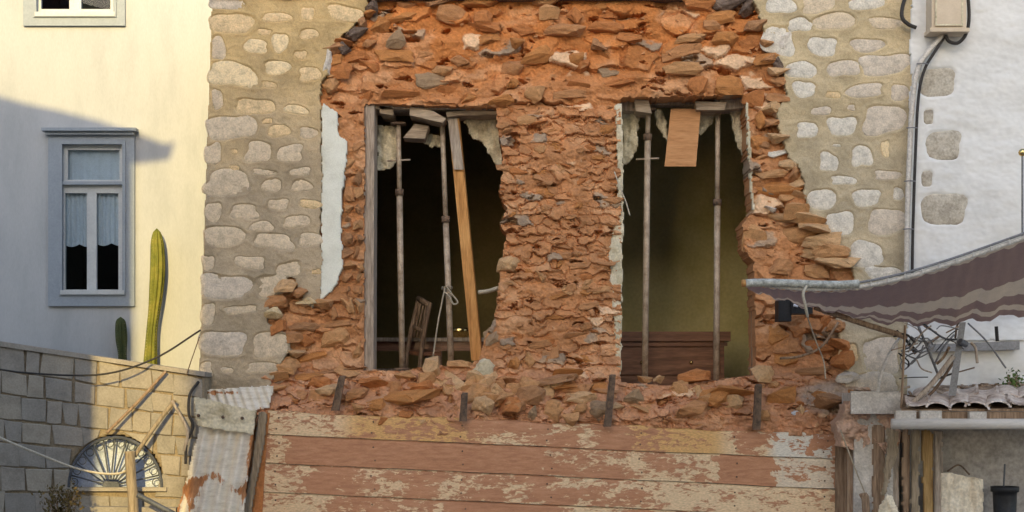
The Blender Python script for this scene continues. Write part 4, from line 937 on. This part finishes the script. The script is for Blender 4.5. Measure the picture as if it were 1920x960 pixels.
# ------------------------------------------------------------------ corrugated sheets at the left end
ct = thing('corrugated_sheet', 'bent white corrugated sheet with rust holes beside the planks', 'metal sheet', P(410, 1190, -.4))
def corr(name, poly, nw, amp, Y, skew, m, parent, dfun, seed, tilt=0.0):
    x0 = min(p[0] for p in poly); x1 = max(p[0] for p in poly)
    def yf(X, Yp):
        xx = X + skew * (Yp - 800)
        return amp * np.sin((xx - x0) / (x1 - x0) * 2 * np.pi * nw) + tilt * (Yp - 800) / 200 + (fbm(X / 50, Yp / 50, seed) - .5) * .05
    rust = np.array(sr(176, 124, 84)); 
    def cf(X, Yp, off):
        n_ = fbm(X / 12, Yp / 26, seed + 4)[..., None]; return rust * (.5 + n_)
    return relief(name, poly, Y, yf, m, parent, step=2, rag=2.5, ragscale=16, thick=.006, cfun=cf, dfun=dfun, seed=seed)
def rustd(X, Y):
    edge = np.minimum(abs(X - (365 - (Y - 790) * .18)), abs(X - (478 - (Y - 790) * .13)))
    d = .24 + .32 * np.exp(-edge / 9) + .26 * np.exp(-((Y - 905 - 14 * np.sin(X / 17)) / 13) ** 2)
    return d + .22 * np.exp(-((X - 366) / 16) ** 2) * sstep(880, 905, Y)
corr('sheet', [(374, 790), (478, 806), (462, 960), (448, 1190), (318, 1190), (336, 960)], 6.5, .026, -.36, .17, M['corr'], ct, rustd, 200, -.10)
relief('cap', [(360, 744), (400, 748), (440, 760), (482, 768), (476, 814), (420, 808), (368, 800)], -.42, lambda X, Y: (fbm(X / 40, Y / 30, 6) - .5) * .05, M['tin_cap'], ct, step=2, rag=3, thick=.01, seed=33)
for x, y_ in ((372, 779), (418, 782), (454, 784)):
    MB().tube([P(x, y_, -.46), P(x, y_, -.40)], .016, 8).build('nail', M['rust_iron'], ct, True)
up_ = thing('corrugated_sheet', 'small buckled corrugated roof sheet with an orange rust patch above the bent one', 'metal sheet', P(440, 765, -.2))
corr('sheet', [(372, 738), (392, 728), (470, 724), (512, 722), (504, 766), (470, 772), (420, 762), (374, 750)], 9, .012, -.22, -.4, M['corr'], up_, lambda X, Y: .22 + .34 * np.exp(-((Y - 736) / 6) ** 2) * (X < 450), 210, -.25)
tag(relief('edge_board', [(484, 772), (500, 772), (496, 830), (478, 920), (458, 1040), (440, 1040), (470, 880)], -.30, lambda X, Y: (fbm(X / 10, Y / 60, 4) - .5) * .02, M['wood_pale'], None, step=2, rag=1.5, thick=.05, seed=14), 'narrow tan board between the corrugated sheet and the planks', 'board')

# ------------------------------------------------------------------ cables, poles and plants on the left
def cable(name, label, pts, r_, m, cat='cable'): return tag(MB().tube(spline(pts, 12), r_, 6).build(name, M[m], None, True), label, cat)
cable('cable', 'black cable sagging in front of the garden wall to the stone house corner', [P(-30, 688, -.6), P(60, 700, -.6), P(190, 702, -.55), P(290, 672, -.4), P(376, 619, -.05)], .009, 'cable')
cable('cable', 'pale cable drooping across the fan window to the wooden post', [P(-20, 812, -.55), P(60, 846, -.55), P(150, 880, -.52), P(220, 888, -.5), P(256, 868, -.46)], .011, 'pale_cable')
cable('cable', 'thin brown wire running down the white house corner', [P(374, 632, -.1), P(360, 672, -.3), P(350, 702, -.36)], .005, 'rust_iron', 'wire')
cable('stick', 'thin dark stick leaning on the garden wall above the fan window', [P(311, 696, -.36), P(260, 752, -.38), P(200, 812, -.42)], .014, 'wood_brown', 'stick')
cable('pole', 'tan pole leaning from the wooden post up to the right', [P(252, 856, -.46), P(290, 800, -.44), P(328, 750, -.4)], .02, 'wood_pale', 'pole')
cable('post', 'thick rough tan post standing in front of the fan window', [P(243, 846, -.5), P(246, 900, -.5), P(250, 960, -.5), P(252, 1190, -.5)], .05, 'wood_pale', 'post')
cable('cable', 'dark twisted cable hanging at the left edge of the corrugated sheet', [P(372, 716, -.3), P(356, 740, -.4), P(354, 775, -.45), P(362, 800, -.45), P(350, 830, -.46), P(348, 870, -.46)], .014, 'cable')
cable('branch', 'bent grey branch beside the corrugated sheet', [P(322, 752, -.42), P(340, 782, -.44), P(352, 812, -.46), P(346, 846, -.46)], .016, 'wood_grey', 'branch')
cable('pipe', 'dark iron pipe lying slanted at the bottom left', [P(258, 928, -.7), P(300, 950, -.72), P(370, 986, -.75)], .026, 'iron', 'pipe')
def leafy(name, label, cx, cy, w, h, Y, m, n, cat, base_py):
    t = thing(name, label, cat, P(cx, base_py, Y)); st = MB(); lf = MB(); rr = random.Random(int(cx))
    for i in range(16):
        e = P(cx + rr.uniform(-w, w), cy + rr.uniform(-h, h * .5), Y + rr.uniform(-.15, .15)); b0 = P(cx + rr.uniform(-6, 6), base_py, Y)
        st.tube([b0, (b0 + e) / 2 + Vector((rr.uniform(-.03, .03), 0, .03)), e], .006, 5, True, .002)
        for j in range(n):
            c = b0.lerp(e, rr.uniform(.25, 1.05)) + Vector((rr.gauss(0, .04), rr.gauss(0, .04), rr.gauss(0, .04)))
            L_ = rr.uniform(.018, .045); d = Vector((rr.gauss(0, 1), rr.gauss(0, 1), rr.gauss(.4, 1))).normalized(); s = d.cross(Vector((rr.random(), rr.random(), rr.random()))).normalized() * L_ * .35
            lf.add([c, c + d * L_ * .5 + s, c + d * L_, c + d * L_ * .5 - s], [(0, 1, 2, 3)])
    st.build('stems', M['wood_brown'], t); tag(lf.build('leaves', M[m], t), kind='stuff')
leafy('shrub', 'dry brown green shrub at the bottom left under the fan window', 116, 940, 34, 34, -.75, 'leafdry', 60, 'shrub', 1010)
leafy('plant', 'small green weed growing behind the roof tiles at the right edge', 1902, 712, 13, 11, -.2, 'leaf', 10, 'plant', 735)

# ------------------------------------------------------------------ white rendered house on the right
rw = thing('rendered_house', 'white rendered house wall with grey quoin stones right of the stone house', 'house', P(1840, 1200, 0))
QU = [(1757, 155, 34, 28), (1741, 219, 9, 14), (1768, 272, 33, 28), (1738, 335, 10, 15), (1770, 392, 42, 30)]
qs = [(4.5, [1, 2, 3, 4], [.03, .03, .015, .01], .03 * (i - 2)) for i, q in enumerate(QU)]
def rwY(X, Y):
    h = (fbm(X / 90, Y / 50, 300) - .5) * .04 + (fbm(X / 26, Y / 13, 301) - .5) * .010 + (fbm(X / 8, Y / 6, 302) - .5) * .008
    for s, sp in zip(QU, qs):
        reg = (abs(X - s[0]) < s[2] * 1.6) & (abs(Y - s[1]) < s[3] * 1.6); d = np.where(reg, sdist(X, Y, s, sp), 9)
        h = h + .016 * (1 - sstep(.90, 1.08, d))
    return h
relief('wall', [(1709, -60), (2250, -60), (2250, 640), (1700, 640), (1702, 500)], -.03, rwY, M['whitewall'], rw, step=2.5, rag=4, ragscale=30, thick=.2, seed=303)
for s, sp in zip(QU, qs):
    Yc = float((fbm(np.array([s[0] / 90]), np.array([s[1] / 50]), 300) - .5)[0]) * .04 - .03
    k = 24; v = []; f = []
    for scl, d in [(1.06, .06), (1.04, .012), (.85, .002), (.45, -.001)]:
        for i in range(k):
            a = 2 * math.pi * i / k; q = 1 / (abs(math.cos(a)) ** sp[0] + abs(math.sin(a)) ** sp[0]) ** (1 / sp[0]) * rad(sp, a, math)
            v.append(P(s[0] + q * math.cos(a) * s[2] * scl, s[1] + q * math.sin(a) * s[3] * scl, Yc + d))
    v.append(P(s[0], s[1], Yc - .001))
    for r_ in range(3):
        for i in range(k): f.append((r_ * k + i, r_ * k + (i + 1) % k, (r_ + 1) * k + (i + 1) % k, (r_ + 1) * k + i))
    for i in range(k): f.append((3 * k + i, 3 * k + (i + 1) % k, 4 * k))
    mesh_obj('quoin_stone', v, f, M['quoin'], rw, True)
relief('lower_wall', [(1690, 610), (2250, 610), (2250, 1190), (1690, 1190)], .0, lambda X, Y: (fbm(X / 60, Y / 40, 310) - .5) * .05, M['whitewall'], rw, step=4, rag=1, thick=.2, seed=311)
MB().prism([P(1738, 646, -.02), P(1905, 640, -.02), P(1905, 656, -.02), P(1738, 660, -.02)], (0, -.10, 0)).build('ledge', M['grey_metal'], rw)
relief('wall_base', [(1600, 740), (1720, 740), (1720, 1190), (1600, 1190)], .02, lambda X, Y: (fbm(X / 40, Y / 40, 320) - .5) * .05, M['block'], rw, step=4, rag=1, thick=.2, seed=312)
# conduit, cables, meter box
t = thing('meter_box', 'beige electric meter box fixed high on the white wall', 'meter box', P(1780, 58, -.1))
pxbox(1747, -26, 1812, 57, -.22, -.02).build('case', M['box_paint'], t)
d_ = pxbox(1756, -30, 1804, 46, -.235, -.222).build('door', M['box_paint'], t)
dm = MB()
for r_ in [(1754, -30, 1757, 48), (1803, -30, 1806, 48), (1757, 45, 1803, 48)]: boxr(rect(*r_, -.24), -.24, -.224, dm)
dm.build('door_rim', M['tin_cap'], d_)
pxbox(1744, 52, 1818, 59, -.235, -.03).build('base_lip', M['box_paint'], t)
cable('conduit', 'white conduit pipe running down the wall from the meter box', [P(1768, 66, -.10), P(1740, 98, -.10), P(1720, 132, -.10), P(1710, 200, -.09), P(1704, 320, -.09), P(1701, 420, -.09), P(1700, 530, -.09)], .024, 'canvas_white', 'pipe')
cable('cable', 'thick black cable running down beside the white conduit', [P(1776, 62, -.10), P(1752, 98, -.11), P(1733, 132, -.11), P(1722, 184, -.11), P(1716, 300, -.11), P(1712, 420, -.10), P(1710, 530, -.10)], .014, 'cable')
for y_ in (120, 240, 340, 430):
    x = np.interp(y_, [98, 132, 200, 320, 420, 530], [1740, 1720, 1710, 1704, 1701, 1700])
    tag(MB().tube([P(x - 8, y_, -.12), P(x + 2, y_ - 1, -.16), P(x + 13, y_, -.12)], .006, 5).build('pipe_clip', M['grey_metal'], None), 'small metal clip holding conduit and cable to the wall', 'clip', 'clips along the conduit')
cable('cable', 'black cable looping under the right side of the meter box', [P(1814, -20, -.12), P(1817, 30, -.13), P(1812, 62, -.14), P(1797, 80, -.14), P(1780, 78, -.14), P(1773, 66, -.14)], .016, 'cable')
cable('cable', 'hooked black cable end left of the meter box', [P(1702, -20, -.06), P(1692, 14, -.08), P(1692, 34, -.09), P(1704, 46, -.09), P(1718, 52, -.09)], .018, 'cable')
t = thing('thin_post', 'thin grey post with a brass ball top at the right edge', 'post', P(1917, 460, -1.2))
MB().tube([P(1917, 460, -1.2), P(1917, 292, -1.2)], .009, 8).build('shaft', M['grey_metal'], t)
sp_ = MB(); 
bm = bmesh.new(); bmesh.ops.create_icosphere(bm, subdivisions=2, radius=.035)
cc = P(1917, 286, -1.2); mesh_obj('ball', [tuple(v.co + cc) for v in bm.verts], [tuple(v.index for v in f_.verts) for f_ in bm.faces], M['brass'], t, True)

# ------------------------------------------------------------------ awning
aw = thing('awning', 'striped purple and cream awning sagging in from the right', 'awning', P(1700, 600, -1.0))
topc = [(1396, 532), (1450, 540), (1520, 546), (1600, 543), (1680, 528), (1760, 505), (1840, 478), (1930, 446), (2050, 405)]
botc = [(1430, 548), (1480, 566), (1540, 584), (1600, 598), (1680, 606), (1760, 608), (1840, 600), (1930, 588), (2050, 570)]
def curve2(pts, n): return spline([Vector((p[0], p[1], 0)) for p in pts], n)
tc_, bc_ = curve2(topc, 10), curve2(botc, 10); nu = len(tc_); nv = 24; V = []; F = []; S = []
for i in range(nu):
    for j in range(nv + 1):
        t = j / nv
        x = lerp(tc_[i].x, bc_[i].x, t); y_ = lerp(tc_[i].y, bc_[i].y, t); Y = lerp(-1.7, -.55, t)
        sag = math.sin(t * math.pi) * .03 + .022 * math.sin(i * .8 + t * 3) * t + .008 * math.sin(i * 2.1 + t * 9)
        V.append(P(x, y_, Y) - Vector((0, 0, sag)))
        sc = .018 * abs(math.sin(i * .35)) * (1 if t > .1 else 0) + .014 * math.sin(i * 1.1 + .6 * math.sin(i * .31))
        S.append(min(.999, max(0, t + sc)))
for i in range(nu - 1):
    for j in range(nv): a = i * (nv + 1) + j; F.append((a, a + 1, a + nv + 2, a + nv + 1))
mesh_obj('canopy', V, F, M['awning'], aw, True, uv=S)
MB().tube([P(p.x, p.y - 4, -1.72) for p in tc_[::2]], .019, 8).build('hem', M['canvas_white'], aw, True)
MB().tube([P(p.x, p.y - 12, -1.74) for p in tc_[28::2]], .011, 8).build('front_rod', M['grey_metal'], aw, True)
for k in range(30, len(tc_) - 4, 4):
    p = tc_[k]; MB().tube([P(p.x, p.y - 14, -1.74), P(p.x + 2, p.y - 2, -1.75)], .007, 5).build('lacing', M['canvas_white'], aw)
wr = MB(); pts = [P(x, y_, -1.74) for x, y_ in [(1398, 531), (1430, 530), (1470, 531), (1520, 533), (1570, 534), (1610, 532)]]
wr.tube(spline(pts, 8), .034, 12); o_ = wr.build('wrapped_roller', M['wrap'], aw, True)
MB().tube([P(1391, 531, -1.74), P(1400, 531, -1.74)], .03, 10).build('roller_end', M['wood_tan'], aw, True)
tag(MB().tube(spline([P(1512, 536, -1.80), P(1506, 552, -1.82), P(1510, 572, -1.8), P(1514, 594, -1.74)], 6), .012, 6).build('strap', M['pale_cable'], None, True), 'white strap hanging over the wrapped awning roller', 'strap')
t = thing('wall_bracket', 'black bracket box holding the awning against the right jamb', 'bracket', P(1480, 605, -.3))
pxbox(1460, 562, 1484, 602, -.30, -.1).build('box', M['black'], t); pxbox(1484, 566, 1524, 588, -.33, -.1).build('arm', M['black'], t)
MB().tube([P(1488, 572, -.36), P(1496, 574, -.36)], .012, 8).build('bolt', M['paper'], t)
cable('strut', 'brown wooden strut slanting down under the awning', [P(1528, 576, -.8), P(1610, 604, -.7), P(1700, 632, -.6)], .026, 'wood_brown', 'strut')
t = thing('awning_post', 'grey steel post standing on the shed roof under the awning', 'post', P(1786, 742, -.7))
MB().hexa([P(1799, 604, -.7), P(1811, 604, -.7), P(1792, 742, -.7), P(1778, 742, -.7), P(1799, 604, -.64), P(1811, 604, -.64), P(1792, 742, -.64), P(1778, 742, -.64)]).build('shaft', M['grey_metal'], t)
MB().tube([P(1800, 640, -.75), P(1812, 646, -.72)], .03, 8).build('clamp', M['iron'], t)
for i, (lb, pts, r_, m_) in enumerate([('thick dark pole slanting up to the steel post', [P(1700, 766, -.8), P(1745, 722, -.78), P(1788, 668, -.74)], .024, 'wood_grey'), ('thin dark pole beside the thick slanting one', [P(1716, 764, -.7), P(1756, 726, -.7), P(1800, 660, -.68)], .014, 'rust_iron'), ('slender wooden stick hanging below the strut', [P(1697, 610, -.75), P(1694, 680, -.75), P(1690, 766, -.75)], .011, 'wood_brown'), ('pale bent pipe rising from the cement block', [P(1645, 742, -.5), P(1652, 700, -.5), P(1668, 662, -.46), P(1686, 634, -.4)], .014, 'canvas_white'), ('thin rod crossing under the awning to the right', [P(1730, 606, -.6), P(1770, 634, -.6), P(1800, 636, -.6)], .009, 'iron'), ('long thin rod slanting down right of the steel post', [P(1815, 606, -.5), P(1850, 640, -.45), P(1886, 690, -.4)], .008, 'grey_metal'), ('black hanging rod near the right edge', [P(1868, 612, -.6), P(1870, 640, -.6)], .016, 'black'), ('grey fallen rod behind the strut', [P(1722, 612, -.5), P(1742, 660, -.45), P(1760, 705, -.4)], .012, 'grey_metal')]):
    cable('rod' if r_ < .02 else 'pole', lb, pts, r_, m_, 'rod' if r_ < .02 else 'pole')
wc = MB()
for j in range(4):
    wc.tube([P(1716 + 2 * j, 646, -.5) + Vector(((.09 + .02 * j) * math.cos(t_) + .02 * math.sin(3 * t_ + j), .03 * math.sin(2 * t_ + j), (.06 + .02 * j) * math.sin(t_ + .4 * j) + .02 * math.cos(3 * t_ + 2 * j) - .03 * j)) for t_ in [2 * math.pi * q / 20 for q in range(20)]], .007, 5)
tag(wc.build('wire_coil', M['grey_metal'], None, True), 'tangled coil of grey wire hanging below the strut', 'wire')
cable('cable', 'thin pale cable trailing over the red earth below the awning', [P(1514, 594, -.5), P(1530, 640, -.3), P(1544, 676, -.2), P(1548, 710, -.2)], .006, 'pale_cable')
cable('stick', 'bent brown stick lying on the red earth below the bracket', [P(1462, 672, -.05), P(1500, 668, -.08), P(1540, 650, -.10), P(1572, 604, -.12)], .012, 'wood_brown', 'stick')

tg = random.Random(21)
for _ in range(26):
    x, y_ = tg.uniform(1690, 1830), tg.uniform(612, 752); L_ = tg.uniform(25, 70); a_ = tg.uniform(-1.3, 1.3); Y = tg.uniform(-.7, -.35)
    p0 = P(x - L_ * math.cos(a_) / 2, y_ - L_ * math.sin(a_) / 2, Y); p2 = P(x + L_ * math.cos(a_) / 2, y_ + L_ * math.sin(a_) / 2, Y + tg.uniform(-.1, .1))
    mt = tg.choice(['wood_grey', 'rust_iron', 'grey_metal', 'wood_brown', 'cable'])
    lb = 'thin %s %s %s in the tangle under the awning' % ({'wood_grey': 'grey wooden', 'rust_iron': 'rusty', 'grey_metal': 'metal', 'wood_brown': 'brown', 'cable': 'black'}[mt], 'long' if L_ > 48 else 'short', 'stick falling to the right' if a_ > 0 else 'stick rising to the right')
    cable('tangled_stick', lb, [p0, (p0 + p2) / 2 + Vector((tg.uniform(-.05, .05), 0, tg.uniform(-.06, .06))), p2], tg.choice([.005, .007, .010, .013]), mt, 'stick')['group'] = 'tangle under the awning'
# ------------------------------------------------------------------ shed on the right
sd_ = thing('shed', 'low shed with old roof tiles and grey gutter at the lower right', 'shed', P(1800, 1200, -.5))
YS = -1.0
MB().tube([P(1672, 795, YS), P(2100, 795, YS)], .048, 14).build('gutter', M['gutter'], sd_, True)
MB().hexa([P(1690, 772, YS + .06), P(2100, 772, YS + .06), P(2100, 786, YS + .06), P(1690, 786, YS + .06), P(1690, 772, YS + .1), P(2100, 772, YS + .1), P(2100, 786, YS + .1), P(1690, 786, YS + .1)]).build('fascia', M['wood_brown'], sd_)
MB().hexa([P(1690, 768, YS + .05), P(2100, 764, YS + .05), P(2100, 771, YS + .05), P(1690, 771, YS + .05), P(1690, 742, 0), P(2100, 740, 0), P(2100, 746, 0), P(1690, 746, 0)]).build('roof_deck', M['wood_brown'], sd_)
rt = random.Random(9)
for row in range(2):
    x = 1722 + row * 16
    while x < 1960:
        w = rt.uniform(38, 50); n = 10; v = []; f = []
        Y0 = YS + .0 + row * .34; Y1 = Y0 + .44; yb = 765 - row * 14 + rt.uniform(-3, 3); cov = int(x / 22) % 2 == 0
        a0 = P(x, yb, Y0); a1 = P(x + rt.uniform(-5, 5), yb - 16, Y1); wr_ = w / PXM / 2; tz = rt.uniform(-.15, .15)
        for (c0) in (a0, a1):
            for rr_ in (wr_, wr_ - .022):
                for k in range(n + 1):
                    t_ = math.pi * k / n; dx_ = rr_ * math.cos(t_)
                    v.append(c0 + Vector((dx_, rt.uniform(-.012, .012) if c0 is a0 else 0, (rr_ * .5 * math.sin(t_)) * (1 if not cov else -.7) + (0.0 if not cov else .05) + dx_ * tz)))
        m_ = n + 1
        for k in range(n):
            f += [(k, k + 1, 2 * m_ + k + 1, 2 * m_ + k), (m_ + k, 3 * m_ + k, 3 * m_ + k + 1, m_ + k + 1), (k, m_ + k, m_ + k + 1, k + 1)]
        f += [(0, 2 * m_, 3 * m_, m_), (n, m_ + n, 3 * m_ + n, 2 * m_ + n)]
        mesh_obj('roof_tile', v, f, M['tile'], sd_, False)
        x += w * .86
relief('roof_litter', [(1735, 742), (1770, 724), (1830, 722), (1900, 716), (2000, 716), (2000, 752), (1735, 756)], -.35, lambda X, Y: (fbm(X / 22, Y / 9, 701) - .5) * .25 + (fbm(X / 7, Y / 4, 702) - .5) * .05 + (Y - 740) * -.012, M['litter'], sd_, step=2, rag=6, ragscale=14, thick=.2, seed=703, smooth=False)
for x0, y0, x1, y1 in [(1680, 770, 1718, 786), (1726, 770, 1766, 786), (1818, 772, 1850, 786)]:
    pxbox(x0, y0, x1, y1, YS - .01, YS + .05).build('block', M['block'], sd_)
relief('back_wall', [(1690, 800), (2100, 800), (2100, 1190), (1690, 1190)], -.12, lambda X, Y: (fbm(X / 50, Y / 40, 401) - .5) * .05, M['shed_wall'], sd_, step=4, rag=1, thick=.05, seed=402)
cb2 = thing('cement_trough', 'grey cement trough with dark soil left of the shed roof', 'trough', P(1650, 775, -.5))
tr = MB()
for r_ in [(1596, 736, 1690, 776, -.62, -.58), (1596, 733, 1690, 776, -.22, -.18)]: tr.box(*[(P(r_[0], r_[3], r_[4]).x, r_[4], P(r_[0], r_[3], r_[4]).z), (P(r_[2], r_[1], r_[4]).x, r_[5], P(r_[2], r_[1], r_[4]).z)])
xa, xb = P(1596, 0, -.6).x, P(1690, 0, -.6).x; za, zb = P(0, 776, -.6).z, P(0, 736, -.6).z
tr.box((xa, -.579, za), (xa + .04, -.221, zb - .003)); tr.box((xb - .04, -.579, za), (xb, -.221, zb - .003)); tr.box((xa + .041, -.579, za), (xb - .041, -.221, za + .03))
tr.build('trough', M['block'], cb2)
MB().box((xa + .045, -.575, za + .031), (xb - .045, -.225, zb - .03)).build('soil', M['soil'], cb2)
MB().box((xa + .05, -.5, .004), (xb - .05, -.2, za)).build('pedestal', M['block'], cb2)
relief('fallen_earth', [(1568, 790), (1590, 752), (1640, 760), (1692, 776), (1690, 830), (1660, 852), (1640, 818), (1612, 852), (1580, 840)], -.52, lambda X, Y: (fbm(X / 26, Y / 22, 330) - .5) * .22 + (fbm(X / 8, Y / 6, 331) - .5) * .03, M['rubble'], sh, step=2, rag=8, ragscale=20, thick=.25, seed=332, smooth=False,
       cfun=lambda X, Y, o: np.array(sr(196, 164, 142)) * (.7 + .6 * fbm(X / 14, Y / 12, 333))[..., None] + (np.array([.02, .0, .02]) * 0))
# weathered boards standing below
rt = random.Random(4)
bl = [(1588, 1604, 806, 'mossy narrow board right of the plank hoarding'), (1606, 1632, 792, 'brown split board second from the hoarding'), (1634, 1660, 800, 'short grey board behind the taut string'), (1662, 1688, 812, 'pale grey board under the end of the gutter'), (1690, 1706, 806, 'thin dark lath under the gutter'), (1708, 1726, 806, 'tan squared batten under the gutter'), (1728, 1750, 808, 'yellowish broad board under the gutter'), (1752, 1768, 808, 'dark grey board next to the shed wall')]
for i, (x0, x1, yt, lb) in enumerate(bl):
    Y = -.45 - .03 * (i % 3); lean = rt.uniform(-6, 6)
    o_ = relief('standing_board', [(x0, yt + rt.uniform(-4, 4)), ((x0 + x1) / 2, yt - rt.uniform(0, 8)), (x1, yt + rt.uniform(-4, 4)), (x1 + lean, 1190), (x0 + lean, 1190)], Y, lambda X, Y_, i=i: (fbm(X / 6, Y_ / 70, 500 + i) - .5) * .03, M[['wood_brown', 'wood_grey', 'wood_brown', 'wood_grey', 'wood_brown', 'wood_pale', 'wood_ochre', 'wood_grey'][i]], None, step=3, rag=2, ragscale=20, thick=.03, seed=510 + i)
    tag(o_, lb, 'board', 'boards standing below the gutter')
tag(relief('plastic_sheet', [(1648, 948), (1662, 926), (1676, 930), (1688, 960), (1690, 1010), (1640, 1010)], -.66, lambda X, Y: (fbm(X / 14, Y / 30, 801) - .5) * .12, M['bag'], None, step=2, rag=3, thick=.01, seed=802), 'pale plastic sheet bunched in front of the standing boards', 'plastic')
tag(relief('bark_slab', [(1664, 800), (1686, 806), (1684, 850), (1672, 892), (1660, 930), (1652, 930), (1660, 870)], -.62, lambda X, Y: (fbm(X / 9, Y / 30, 811) - .5) * .05, M['wood_pale'], None, step=2, rag=3, thick=.03, seed=812), 'pale split lath leaning on the boards under the trough', 'lath')
cable('string', 'pale string slanting over the standing boards', [P(1576, 806, -.56), P(1600, 870, -.58), P(1624, 930, -.58)], .006, 'rope', 'string')
cable('branch', 'knotty branch end tied in front of the standing boards', [P(1618, 925, -.6), P(1624, 960, -.6), P(1628, 1190, -.6)], .035, 'wood_brown', 'branch')
relief_bag = lambda X, Y: -.10 * np.sqrt(np.clip(1 - ((X - 1800) / 46) ** 2, 0, 1)) + (fbm(X / 11, Y / 60, 600) - .5) * .09
t = thing('sack', 'cream cloth sack hanging in front of the shed wall', 'sack', P(1800, 985, -.5))
relief('cloth', [(1760, 884), (1790, 888), (1842, 898), (1838, 985), (1752, 985)], -.42, relief_bag, M['bag'], t, step=2, rag=2, thick=.12, seed=601)
MB().tube(spline([P(1776, 884, -.5), P(1798, 872, -.5), P(1818, 890, -.5)], 6), .008, 6).build('drawstring', M['rust_iron'], t, True)
t = thing('black_bucket', 'black bucket with a rim hanging at the lower right', 'bucket', P(1884, 985, -.5))
prof = [(.095, 985), (.105, 930), (.108, 922), (.125, 922), (.125, 912), (.11, 912), (.10, 925)]
v = []; f = []; n = 18
for r_, y_ in prof:
    c0 = P(1884, y_, -.5)
    for k in range(n): a = 2 * math.pi * k / n; v.append(c0 + Vector((r_ * math.cos(a), r_ * math.sin(a), 0)))
for i in range(len(prof) - 1):
    for k in range(n): f.append((i * n + k, i * n + (k + 1) % n, (i + 1) * n + (k + 1) % n, (i + 1) * n + k))
f.append(tuple(range(n)))
mesh_obj('body', v, f, M['black'], t, True)
MB().tube([P(1882, 912, -.5), P(1884, 870, -.5)], .008, 6).build('hanger', M['iron'], t)
for k_ in list(M.values()):
    if '_out' in k_: del k_['_out']
print('rubble stones', NR, 'objects', len(bpy.data.objects))
